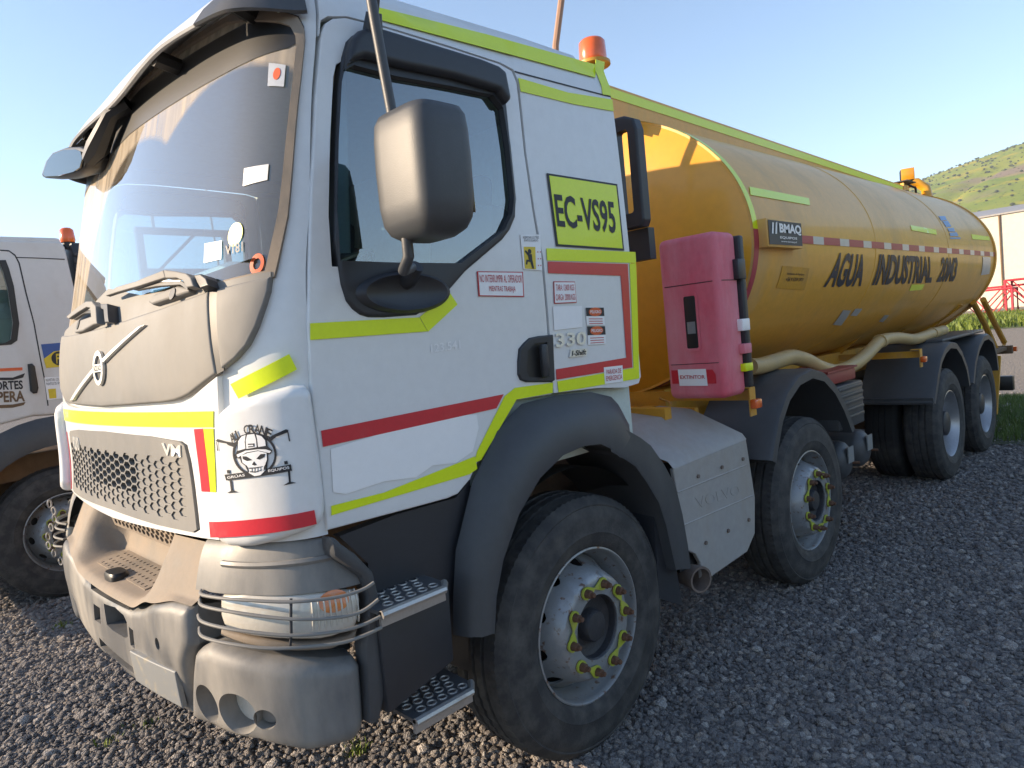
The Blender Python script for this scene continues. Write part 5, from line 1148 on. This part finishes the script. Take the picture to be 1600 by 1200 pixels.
obj('letters', text_on(NP_(), [(0.2167, 1.724), (0.3881, 1.715), (0.3842, 1.648), (0.2128, 1.659)], 'ORTES', .004, .03, CN), letter, nb)
obj('letters', text_on(NP_(), [(0.2231, 1.648), (0.391, 1.637), (0.3854, 1.555), (0.2175, 1.568)], 'PERA', .004, .03, CN), mud, nb)
D1 = [(0.5371, 1.974), (0.6898, 1.978), (0.6894, 1.793), (0.5487, 1.791)]
f1 = obj('company_sticker', patch(NP_(), D1, (), .003, .001, 0, .3, cen=CN), sticker_b, nb)
obj('yellow_band', patch(NP_(), [(0.5403, 1.861), (0.6138, 1.914), (0.7005, 1.922), (0.6894, 1.793), (0.5487, 1.791)], (), .004, .001, 0, .3, cen=CN), sticker_y, f1)
obj('dark_badge', patch(NP_(), circ([(0.6453, 1.857)][0], .055, 20), (), .005, .001, 0, .3, cen=CN), letter, f1)
obj('letters', text_on(NP_(), [(0.6241, 1.894), (0.6755, 1.894), (0.671, 1.82), (0.6195, 1.819)], 'FM', .0062, .03, CN), sticker_y, f1)
f2 = obj('warning_sticker', patch(NP_(), [(0.5277, 1.72), (0.6586, 1.716), (0.6513, 1.546), (0.5281, 1.546)], (), .003, .001, 0, .3, cen=CN), sticker, nb)
obj('sticker_face', patch(NP_(), [(0.542, 1.629), (0.5926, 1.628), (0.588, 1.554), (0.5416, 1.555)], (), .004, .001, 0, .3, cen=CN), sticker_y, f2)
obj('letters', text_on(NP_(), [(0.5348, 1.709), (0.6532, 1.706), (0.6551, 1.686), (0.5366, 1.689)], 'RESPETAR LOS TRES', .0042, .0, CN), letter, f2)
obj('letters', text_on(NP_(), [(0.5354, 1.679), (0.6496, 1.676), (0.6515, 1.656), (0.5373, 1.659)], 'PUNTOS DE APOYO', .0042, .0, CN), letter, f2)
# intake stack with ribs, beacon
ai = obj('air_intake', MB().prism([(.84, 2.765), (.93, 2.765), (.955, 2.73), (1.00, 1.5), (.86, 1.5)], 'Y', NY + .05, NY + .40).vf, plast_d, nb, bevel=.01)
for k in range(15):
    z = 2.66 - k * .055; obj('intake_rib', MB().bb((.845, NY + .03, z), (.955 + (2.7 - z) * .03, NY + .055, z + .025)).vf, plast_d, ai)
bb_ = [(0.8446, 2.792)][0]
bn = obj('beacon', MB().lathe([(.05, 0), (.055, .02), (.048, .10), (.03, .115), (0, .115)], 20, o=(bb_[0], 3.5, bb_[1] - .01), ax='Z').vf, orange, nb, smooth=50)
obj('beacon_base', MB().lathe([(0, -.05), (.04, -.05), (.04, .0), (0, .0)], 16, o=(bb_[0], 3.5, bb_[1] - .01), ax='Z').vf, black, bn)
# fender, wheel, chassis
nwx = .56
fo = [(nwx + .86 * math.cos(t), .52 + .90 * math.sin(t)) for t in [PI * (.05 + .90 * k / 20) for k in range(21)]]
fi = [(nwx + .66 * math.cos(t), .52 + .68 * math.sin(t)) for t in [PI * (.05 + .90 * k / 20) for k in range(21)]]
fo = [(x, min(z, 1.435)) for x, z in fo]
obj('fender', MB().loft([[(x, NY - .0, z) for x, z in fo], [(x * .5 + a * .5, NY - .07, z * .5 + b * .5) for (x, z), (a, b) in zip(fo, fi)], [(x, NY - .06, z) for x, z in fi], [(x, NY + .3, z) for x, z in fi]]).vf, plast, nb, smooth=50)
def copy_meshtree(o, parent):
    c = copy_tree(o, parent); return c
for x, y, s in ((nwx, NY + .03, 1), (nwx, NY + 2.3, -1), (5.2, NY + .03, 1), (6.55, NY + .03, 1)):
    c = copy_tree(fw, nb); c.location = Vector((x, y, .505)) - Vector(nb.location); c.rotation_euler = (0, .2 + x, 0 if s > 0 else PI)
obj('chassis', MB().bb((ORX + .2, NY + .6, .62), (8.2, NY + .75, .95)).bb((ORX + .2, NY + 1.6, .62), (8.2, NY + 1.75, .95)).bb((-.3, NY + .2, .95), (1.1, NY + 2.1, 1.14)).bb((-.55, NY + .1, .6), (-.2, NY + 2.2, 1.15)).tube([(nwx, NY + .1, .5), (nwx, NY + 2.2, .5)], .08, 8).vf, mud, nb, kind='stuff')
obj('bumper', MB().bb((ORX - .05, NY + .02, .45), (ORX + .30, NY + 2.3, .95)).vf, plast, nb, bevel=.05)
obj('flatbed', MB().bb((1.2, NY + .0, 1.15), (8.3, NY + 2.35, 1.30)).vf, mud, nb)
obj('load_tank', MB().bb((2.2, NY + .5, 1.31), (6.8, NY + 2.0, 2.72)).vf, white2, nb, bevel=.15)
hb = MB()
for z in (2.72, 3.16): hb.bb((1.83, 5.0, z), (5.2, 5.06, z + .07))
obj('load_rack', hb.vf, plast, nb)
for x in (1.83, 2.75, 3.9, 5.13): obj('rack_post', MB().bb((x, 5.0, 1.30), (x + .07, 5.06, 3.2)).vf, plast, nb)
for x in (2.35, 3.3, 4.3): obj('rack_brace', MB().tube([(x - .35, 5.03, 2.75), (x + .1, 5.03, 3.18)], .018, 6).vf, plast, nb)
bp_ = obj('beacon_pole', MB().tube([(2.02, 5.03, 3.2), (2.02, 5.03, 3.38)], .02, 8).vf, alum, nb)
obj('beacon_lens', MB().lathe([(.10, 3.38), (.10, 3.40), (.075, 3.41), (.08, 3.50), (.05, 3.54), (0, 3.545)], 20, o=(2.02, 5.03, 0), ax='Z').vf, orange, bp_, smooth=50)
obj('aerial', MB().tube([(2.75, 5.2, 2.7), (2.70, 5.2, 3.9)], .012, 6).vf, alum, nb)

# ================================================================== GROUND
def gz(x, y):
    d = math.hypot(x - 2, y)
    return .012 * math.sin(x * 1.3 + .6 * y) * math.cos(y * 1.1 - .4 * x) + .008 * math.sin(x * 3.1) * math.sin(y * 2.7)
def ground_mat():
    m = bpy.data.materials.new('volcanic_gravel_ground'); m.use_nodes = True; n = m.node_tree.nodes; l = m.node_tree.links; b = n['Principled BSDF']
    b.inputs['Roughness'].default_value = .95; b.inputs['Specular IOR Level'].default_value = .2
    tc = n.new('ShaderNodeTexCoord')
    v = n.new('ShaderNodeTexVoronoi'); v.inputs['Scale'].default_value = 38; v.inputs['Randomness'].default_value = 1
    v2 = n.new('ShaderNodeTexVoronoi'); v2.inputs['Scale'].default_value = 17
    l.new(tc.outputs['Object'], v.inputs['Vector']); l.new(tc.outputs['Object'], v2.inputs['Vector'])
    nz = n.new('ShaderNodeTexNoise'); nz.inputs['Scale'].default_value = .35; nz.inputs['Detail'].default_value = 6; l.new(tc.outputs['Object'], nz.inputs['Vector'])
    cr = n.new('ShaderNodeValToRGB'); l.new(v.outputs['Color'], cr.inputs[0])
    e = cr.color_ramp.elements; e[0].position = .1; e[0].color = (.11, .105, .108, 1); e[1].position = .9; e[1].color = (.36, .33, .31, 1)
    x = n.new('ShaderNodeMix'); x.data_type = 'RGBA'; x.inputs[7].default_value = (.20, .165, .13, 1); l.new(cr.outputs[0], x.inputs[6])
    mr = n.new('ShaderNodeMapRange'); mr.inputs[1].default_value = .45; mr.inputs[2].default_value = .75; mr.inputs[4].default_value = .55; l.new(nz.outputs[0], mr.inputs[0]); l.new(mr.outputs[0], x.inputs[0])
    # further off the look of sunlit gravel is painted in as a paler colour
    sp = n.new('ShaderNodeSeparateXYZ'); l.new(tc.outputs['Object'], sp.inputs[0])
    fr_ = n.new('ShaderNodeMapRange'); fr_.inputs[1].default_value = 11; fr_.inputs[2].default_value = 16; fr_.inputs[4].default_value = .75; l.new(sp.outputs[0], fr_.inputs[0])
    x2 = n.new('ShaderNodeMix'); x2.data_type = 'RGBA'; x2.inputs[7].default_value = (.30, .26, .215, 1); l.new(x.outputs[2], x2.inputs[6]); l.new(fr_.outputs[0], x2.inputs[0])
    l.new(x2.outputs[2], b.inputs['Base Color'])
    ad = n.new('ShaderNodeMath'); ad.operation = 'ADD'; l.new(v.outputs['Distance'], ad.inputs[0]); l.new(v2.outputs['Distance'], ad.inputs[1])
    bp = n.new('ShaderNodeBump'); bp.invert = True; bp.inputs['Strength'].default_value = 1.; bp.inputs['Distance'].default_value = .03
    l.new(ad.outputs[0], bp.inputs['Height']); l.new(bp.outputs[0], b.inputs['Normal']); return m
gm = ground_mat()
V = []; F = []
xs = [-1490, -600, -120, -40, -15, -8] + [-6 + .35 * i for i in range(66)] + [18, 22, 30, 45, 70, 120, 300, 900, 1490]
ys = [-1490, -600, -120, -40, -15, -8] + [-6 + .35 * i for i in range(52)] + [13, 16, 22, 35, 60, 120, 300, 900, 1490]
for x in xs:
    for y in ys: V.append((x, y, gz(x, y) if abs(x) < 25 and abs(y) < 25 else 0))
ny = len(ys)
for i in range(len(xs) - 1):
    for j in range(ny - 1): F.append((i * ny + j, (i + 1) * ny + j, (i + 1) * ny + j + 1, i * ny + j + 1))
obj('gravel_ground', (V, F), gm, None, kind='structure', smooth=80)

# stones lying on it: one loose layer, scattered over the part near enough to see single stones
def stone_mat():
    m = bpy.data.materials.new('volcanic_stones'); m.use_nodes = True; n = m.node_tree.nodes; l = m.node_tree.links; b = n['Principled BSDF']
    b.inputs['Roughness'].default_value = .92; b.inputs['Specular IOR Level'].default_value = .25
    oi = n.new('ShaderNodeObjectInfo'); cr = n.new('ShaderNodeValToRGB'); l.new(oi.outputs['Random'], cr.inputs[0])
    e = cr.color_ramp.elements; e[0].position = 0; e[0].color = (.20, .19, .193, 1); e[1].position = 1; e[1].color = (.64, .58, .53, 1)
    for p, c in ((.35, (.29, .275, .272)), (.6, (.36, .33, .312)), (.80, (.41, .355, .315)), (.92, (.48, .455, .44))):
        q = e.new(p); q.color = (*c, 1)
    tc = n.new('ShaderNodeTexCoord'); nz = n.new('ShaderNodeTexNoise'); nz.inputs['Scale'].default_value = 3; nz.inputs['Detail'].default_value = 6; l.new(tc.outputs['Object'], nz.inputs['Vector'])
    x = n.new('ShaderNodeMix'); x.data_type = 'RGBA'; x.blend_type = 'MULTIPLY'; x.inputs[0].default_value = .8
    c2 = n.new('ShaderNodeMapRange'); c2.inputs[1].default_value = .3; c2.inputs[2].default_value = .7; c2.inputs[3].default_value = .55; c2.inputs[4].default_value = 1.25; l.new(nz.outputs[0], c2.inputs[0])
    l.new(cr.outputs[0], x.inputs[6]); l.new(c2.outputs[0], x.inputs[7]); l.new(x.outputs[2], b.inputs['Base Color'])
    bp = n.new('ShaderNodeBump'); bp.inputs['Strength'].default_value = .7; bp.inputs['Distance'].default_value = .15; l.new(nz.outputs[0], bp.inputs['Height']); l.new(bp.outputs[0], b.inputs['Normal'])
    return m
stm = stone_mat()
col = bpy.data.collections.new('stone_shapes')
for k in range(7):
    bm = bmesh.new(); bmesh.ops.create_icosphere(bm, subdivisions=2, radius=1)
    rs = np.random.RandomState(k + 3); pl_ = [(Vector(rs.normal(size=3)).normalized(), rs.uniform(.55, .85)) for _ in range(9)]
    for v in bm.verts:
        for nn, d in pl_:
            q = v.co.dot(nn)
            if q > d: v.co -= nn * (q - d)
        v.co *= 1 + .10 * math.sin(v.co.x * 5 + k) * math.cos(v.co.y * 4.3 + k * 2)
        v.co.z *= .72; v.co.x *= 1.1
    me = bpy.data.meshes.new('stone'); bm.to_mesh(me); bm.free(); me.materials.append(stm); me.shade_smooth(); me.set_sharp_from_angle(angle=math.radians(38))
    col.objects.link(bpy.data.objects.new('stone', me))
rs = np.random.RandomState(11)
camp = np.array([-.667, -2.954])
P_, S_ = [], []
def scatter(n, x0, x1, y0, y1, smin, smax, dmin, dmax, pw=2.5, lift=.2):
    x = rs.uniform(x0, x1, n); y = rs.uniform(y0, y1, n); d = np.hypot(x - camp[0], y - camp[1])
    ang = np.degrees(np.arctan2(x - camp[0], y - camp[1]))
    ok = (d > dmin) & (d < dmax) & (ang > 2) & (ang < 88)
    x = x[ok]; y = y[ok]; s = smin + (smax - smin) * rs.uniform(0, 1, len(x)) ** pw
    z = np.array([gz(a, b) for a, b in zip(x, y)]) + s * lift * rs.uniform(.0, 2., len(x))
    P_.append(np.stack([x, y, z], 1)); S_.append(s)
scatter(190000, -1.2, 5.5, -3.2, 4.0, .006, .020, 1.2, 5.2, 1.7)
scatter(6500, -1.2, 5.5, -3.2, 4.0, .016, .036, 1.2, 5.2, 2.6, .12)
scatter(200000, -1.5, 13, -3.5, 9, .009, .024, 5.0, 10.5, 1.8)
scatter(900, -1.5, 13, -3.5, 9, .022, .045, 5.0, 12, 2.2, .1)
scatter(60000, 4, 16, -3.5, 9, .012, .03, 10, 14, 1.8)
P_ = np.concatenate(P_); S_ = np.concatenate(S_)
me = bpy.data.meshes.new('loose_gravel'); me.vertices.add(len(P_)); me.vertices.foreach_set('co', P_.astype(np.float32).ravel())
a_ = me.attributes.new('stone_size', 'FLOAT', 'POINT'); a_.data.foreach_set('value', S_.astype(np.float32))
r__ = rs.uniform(-.5, .5, (len(P_), 3)); r__[:, 2] = rs.uniform(0, 6.28, len(P_))
a_ = me.attributes.new('stone_turn', 'FLOAT_VECTOR', 'POINT'); a_.data.foreach_set('vector', r__.astype(np.float32).ravel())
gro = bpy.data.objects.new('loose_gravel', me); link(gro); gro['kind'] = 'stuff'; gro['label'] = 'dark grey volcanic gravel stones covering the ground around the tanker'; gro['category'] = 'gravel'
me.materials.append(stm)
ng = bpy.data.node_groups.new('scatter_stones', 'GeometryNodeTree')
ng.interface.new_socket('Geometry', in_out='INPUT', socket_type='NodeSocketGeometry'); ng.interface.new_socket('Geometry', in_out='OUTPUT', socket_type='NodeSocketGeometry')
N = ng.nodes; gi = N.new('NodeGroupInput'); go_ = N.new('NodeGroupOutput'); ip = N.new('GeometryNodeInstanceOnPoints'); ci = N.new('GeometryNodeCollectionInfo')
ci.inputs['Collection'].default_value = col; ci.inputs['Separate Children'].default_value = True; ci.inputs['Reset Children'].default_value = True
na = N.new('GeometryNodeInputNamedAttribute'); na.data_type = 'FLOAT'; na.inputs[0].default_value = 'stone_size'
nb2 = N.new('GeometryNodeInputNamedAttribute'); nb2.data_type = 'FLOAT_VECTOR'; nb2.inputs[0].default_value = 'stone_turn'
ip.inputs['Pick Instance'].default_value = True
ng.links.new(gi.outputs[0], ip.inputs['Points']); ng.links.new(ci.outputs[0], ip.inputs['Instance'])
ng.links.new(na.outputs[0], ip.inputs['Scale']); ng.links.new(nb2.outputs[0], ip.inputs['Rotation']); ng.links.new(ip.outputs[0], go_.inputs[0])
md = gro.modifiers.new('scatter', 'NODES'); md.node_group = ng

# grass
def grass_mat(name, c1, c2):
    m = bpy.data.materials.new(name); m.use_nodes = True; n = m.node_tree.nodes; l = m.node_tree.links; b = n['Principled BSDF']; b.inputs['Roughness'].default_value = .6
    tc = n.new('ShaderNodeTexCoord'); nz = n.new('ShaderNodeTexNoise'); nz.inputs['Scale'].default_value = 2.5; nz.inputs['Detail'].default_value = 8; l.new(tc.outputs['Object'], nz.inputs['Vector'])
    x = n.new('ShaderNodeMix'); x.data_type = 'RGBA'; x.inputs[6].default_value = (*c1, 1); x.inputs[7].default_value = (*c2, 1)
    r = n.new('ShaderNodeMapRange'); r.inputs[1].default_value = .35; r.inputs[2].default_value = .65; l.new(nz.outputs[0], r.inputs[0]); l.new(r.outputs[0], x.inputs[0]); l.new(x.outputs[2], b.inputs['Base Color'])
    b.inputs['Subsurface Weight'].default_value = 0
    return m
g1 = grass_mat('green_grass', (.07, .12, .02), (.12, .17, .03)); g2 = grass_mat('sunny_weeds', (.075, .125, .012), (.16, .20, .02))
def blades(n, fn, hmin, hmax, wd, lean=.5):
    V = []; F = []
    for _ in range(n):
        q = fn()
        if q is None: continue
        x, y, z = q; h = random.uniform(hmin, hmax); a = random.uniform(0, 2 * PI); t = random.uniform(0, 2 * PI); le = random.uniform(0, lean) * h
        dx_, dy_ = wd * math.cos(a), wd * math.sin(a); lx, ly = le * math.cos(t), le * math.sin(t); k = len(V)
        V += [(x - dx_, y - dy_, z), (x + dx_, y + dy_, z), (x + dx_ * .7 + lx * .4, y + dy_ * .7 + ly * .4, z + h * .6), (x - dx_ * .7 + lx * .4, y - dy_ * .7 + ly * .4, z + h * .6), (x + lx, y + ly, z + h)]
        F += [(k, k + 1, k + 2, k + 3), (k + 3, k + 2, k + 4)]
    return V, F
def near_g():
    x = random.uniform(8.0, 13.2); y = random.uniform(-5.5, .6)
    if y > -1.25 + (x - 8.1) * .18 + .5 * math.sin(x * 2.1) * .15 + .3: return None
    if x < 8.35 + .18 * math.sin(y * 3) or x > 12.7 + .3 * math.sin(y * 2.3): return None
    return (x, y, gz(x, y))
gg = obj('grass_patch', blades(42000, near_g, .05, .13, .005), g1, None, kind='stuff', smooth=0); gg['label'] = 'shaded green grass patch beside the rear wheels of the tanker'; gg['category'] = 'grass'
def far_g():
    x = random.gauss(48, 5.5); y = random.uniform(-10, 22)
    if x < 37.5 + 1.5 * math.sin(y * .7) or x > 60: return None
    return (x, y, 0)
gg = obj('weed_strip', blades(45000, far_g, .12, .55, .045, .8), g2, None, kind='stuff', smooth=0); gg['label'] = 'strip of bright green weeds in front of the red lattice sections'; gg['category'] = 'weeds'
def tiny():
    c = random.choice(TC_); return (c[0] + random.gauss(0, .035), c[1] + random.gauss(0, .035), .0)
TC_ = [(0.2878, 2.661), (0.085, 0.6563), (0.7507, -0.3721), (1.911, 0.7355), (0.5289, 0.4815), (7.961, -0.4692), (0.2235, 0.6239)]
gg = obj('weed_sprouts', blades(260, tiny, .015, .045, .004, .8), g2, None, kind='stuff', smooth=0); gg['label'] = 'tiny green weed sprouts in the gravel near the bumper'; gg['category'] = 'weeds'
obj('grass_soil', ([(8.3, -6, .016), (12.8, -6, .016), (12.8, -.25, .016), (8.3, -.95, .016)], [(0, 1, 2, 3)]), M('dark_soil', (.05, .055, .022), .95, bump=.6, bscale=30), None, kind='structure', smooth=0)
obj('weed_soil', ([(37.5, -25, .01), (60, -25, .01), (60, 40, .01), (37.5, 40, .01)], [(0, 1, 2, 3)]), M('weedy_soil', (.10, .12, .03), .95, dust=(.24, .20, .14), amt=.5, scale=.5), None, kind='structure', smooth=0)

# ================================================================== WAREHOUSE, LATTICE SECTIONS
wh = thing('warehouse', 'long cream coloured warehouse wall at the right edge, behind the red lattice sections', 'building', (92, 10, 0))
for k in range(12):
    y0 = 12.62 - 6 * (k - 5); obj('wall_panel', MB().bb((88, y0 - 5.97, .0), (88.15, y0, 9.7)).vf, wall_m, wh)
obj('back_walls', MB().bb((88.2, -28, 0), (120, 50, 9.5)).vf, wall_m, wh)
obj('roof', MB().prism([(87.8, 9.7), (87.8, 9.85), (104, 12), (120.2, 9.85), (120.2, 9.7)], 'Y', -29, 50.5).vf, alum, wh)
obj('downpipe', MB().tube([(87.93, 12.66, 9.7), (87.93, 12.66, 0)], .10, 8).vf, mud, wh)
obj('downpipe', MB().tube([(87.93, -5.4, 9.7), (87.93, -5.4, 0)], .10, 8).vf, mud, wh)
def boom(loc, L, h, label, rot=0.):
    t = thing('lattice_section', label, 'lattice section', loc, 'red lattice boom sections lying before the warehouse'); t.rotation_euler = (0, 0, rot)
    def ad(name, mb): o = obj(name, mb.vf, steel_red, None); o.parent = t; return o
    for y in (0,):
        for x in (-h / 2, h / 2):
            for z in (.08, h): ad('chord', MB().tube([(x, -L / 2, z), (x, L / 2, z)], .085, 6))
    n = int(L / h * 1.4); st = L / n; up = [None, None, None]
    for i in range(n):
        y = -L / 2 + i * st; f = i % 2
        for x in (-h / 2, h / 2): ad('brace', MB().tube([(x, y, .08 if f else h), (x, y + st, h if f else .08)], .05, 5))
        ad('brace', MB().tube([(-h / 2 if f else h / 2, y, h), (h / 2 if f else -h / 2, y + st, h)], .05, 5))
    for y in (-L / 2, L / 2): ad('end_frame', MB().tube([(-h / 2, y, .08), (h / 2, y, .08), (h / 2, y, h), (-h / 2, y, h), (-h / 2, y, .08)], .09, 6))
    return t
boom((62, 11.5, 0), 8.2, 1.9, 'long low red lattice section before the cream wall, leftmost of them')
boom((63.5, 4.0, 0), 8, 2.5, 'tall red lattice boom section at the right edge before the cream wall')
boom((66, 9.5, 0), 9, 2.1, 'red lattice boom section lying behind the long low one')
boom((60, 1.0, 0), 5, 1.4, 'smallest red lattice boom section, lying closest at the right edge')

# ================================================================== HILLS
def fbm(x, y, s):
    v = 0; a = 1
    for k in range(5): v += a * math.sin(x * s + 1.7 * k + 2 * math.sin(y * s * .7 + k)) * math.cos(y * s * 1.1 - k * 2.3); s *= 2.03; a *= .5
    return v
TE = [(-180, 5), (-150, 5.5), (-120, 7), (-95, 8), (-70, 7), (-45, 8.5), (-20, 12.5), (0, 11.9), (5, 10.9), (8.5, 10.2), (12, 9.5), (14.6, 8.9), (18, 8.1), (22, 6.8), (28, 5), (40, 3.5), (70, 3), (110, 3.5), (140, 4), (180, 5)]
V = []; F = []; NR = 46; azs = [(-180 + i * 1.0) for i in range(150)] + [-30 + i * .25 for i in range(281)] + [41 + i for i in range(140)]
azs = sorted(set(azs)); bush = []
for a in azs:
    el = tab(TE, a)
    for j in range(NR):
        r = 330 + j * 9.5; t = (j / (NR - 1)); x = r * math.cos(math.radians(a)); y = r * math.sin(math.radians(a))
        hc = 700 * math.tan(math.radians(el)); h = hc * (1 - (1 - t) ** 1.25) * (1 if t < 1 else 1)
        gully = math.exp(-((a - 12 + (r - 520) * .030 + 1.2 * math.sin(r * .02)) / .8) ** 2) * 5 * math.sin(PI * t)
        V.append((x, y, h + fbm(x, y, .021) * 1.6 * math.sin(PI * min(1, t * 1.0)) + fbm(x, y, .09) * .5 * t - gully - (1.0 if j == 0 else 0)))
for i in range(len(azs) - 1):
    for j in range(NR - 1): F.append((i * NR + j, i * NR + j + 1, (i + 1) * NR + j + 1, (i + 1) * NR + j))
def hill_mat():
    m = bpy.data.materials.new('green_hillside'); m.use_nodes = True; n = m.node_tree.nodes; l = m.node_tree.links; b = n['Principled BSDF']; b.inputs['Roughness'].default_value = 1; b.inputs['Specular IOR Level'].default_value = .1
    tc = n.new('ShaderNodeTexCoord')
    def nz(s, st=(1, 1, 1), d=8):
        mp = n.new('ShaderNodeMapping'); mp.inputs['Scale'].default_value = (s * st[0], s * st[1], s * st[2]); l.new(tc.outputs['Object'], mp.inputs[0])
        t = n.new('ShaderNodeTexNoise'); t.inputs['Scale'].default_value = 1; t.inputs['Detail'].default_value = d; l.new(mp.outputs[0], t.inputs['Vector']); return t.outputs[0]
    def mixc(src, lo, hi, a, c):
        r = n.new('ShaderNodeMapRange'); r.inputs[1].default_value = lo; r.inputs[2].default_value = hi; l.new(src, r.inputs[0])
        x = n.new('ShaderNodeMix'); x.data_type = 'RGBA'; l.new(r.outputs[0], x.inputs[0])
        if isinstance(a, tuple): x.inputs[6].default_value = (*a, 1)
        else: l.new(a, x.inputs[6])
        x.inputs[7].default_value = (*c, 1); return x.outputs[2]
    c = mixc(nz(.02), .35, .65, (.13, .19, .03), (.22, .245, .035))
    c = mixc(nz(.05, (1, 1, 2.5)), .52, .64, c, (.30, .26, .03))
    c = mixc(nz(.012, (1, .6, 4)), .56, .64, c, (.20, .155, .115))
    c = mixc(nz(.35), .60, .66, c, (.055, .075, .028))
    l.new(c, b.inputs['Base Color']); return m
obj('hills', (V, F), hill_mat(), None, kind='structure', smooth=80)
# scrub on the slope and along the crest
bm_ = M('hill_scrub_leaves', (.045, .06, .025), .9, var=.2)
V2 = []; F2 = []
rs2 = random.Random(5)
ico = bmesh.new(); bmesh.ops.create_icosphere(ico, subdivisions=1, radius=1); IV = [v.co.copy() for v in ico.verts]; IF = [tuple(v.index for v in f.verts) for f in ico.faces]; ico.free()
nA = len(azs); ia = [i for i, a in enumerate(azs) if 3 < a < 22]
for _ in range(900):
    i = rs2.choice(ia); j = min(NR - 1, int(NR * (1 - abs(rs2.gauss(0, .28))))) if rs2.random() < .75 else rs2.randrange(8, NR)
    if j < 4: continue
    p = Vector(V[i * NR + j]) + Vector((rs2.uniform(-4, 4), rs2.uniform(-4, 4), 0)); s = rs2.uniform(.5, 1.3); k = len(V2)
    V2 += [p + Vector((v.x * s * rs2.uniform(.8, 1.4), v.y * s * rs2.uniform(.8, 1.4), v.z * s * rs2.uniform(.5, 1.0))) for v in IV]; F2 += [tuple(q + k for q in f) for f in IF]
sb = obj('hill_scrub', (V2, F2), bm_, None, kind='stuff', smooth=0); sb['label'] = 'dark scrub scattered over the green hillside and its crest'; sb['category'] = 'scrub'

# ================================================================== HAZE
hz_ = MB().bb((-1500, -1500, -1.2), (1500, 1500, 185)).vf
hm = bpy.data.materials.new('thin_morning_haze'); hm.use_nodes = True; n_ = hm.node_tree.nodes; n_.remove(n_['Principled BSDF'])
pv_ = n_.new('ShaderNodeVolumePrincipled'); pv_.inputs['Color'].default_value = (.80, .88, 1., 1); pv_.inputs['Density'].default_value = .00042; pv_.inputs['Anisotropy'].default_value = .1
hm.node_tree.links.new(pv_.outputs[0], n_['Material Output'].inputs['Volume'])
obj('haze', hz_, hm, None, kind='stuff', smooth=0)
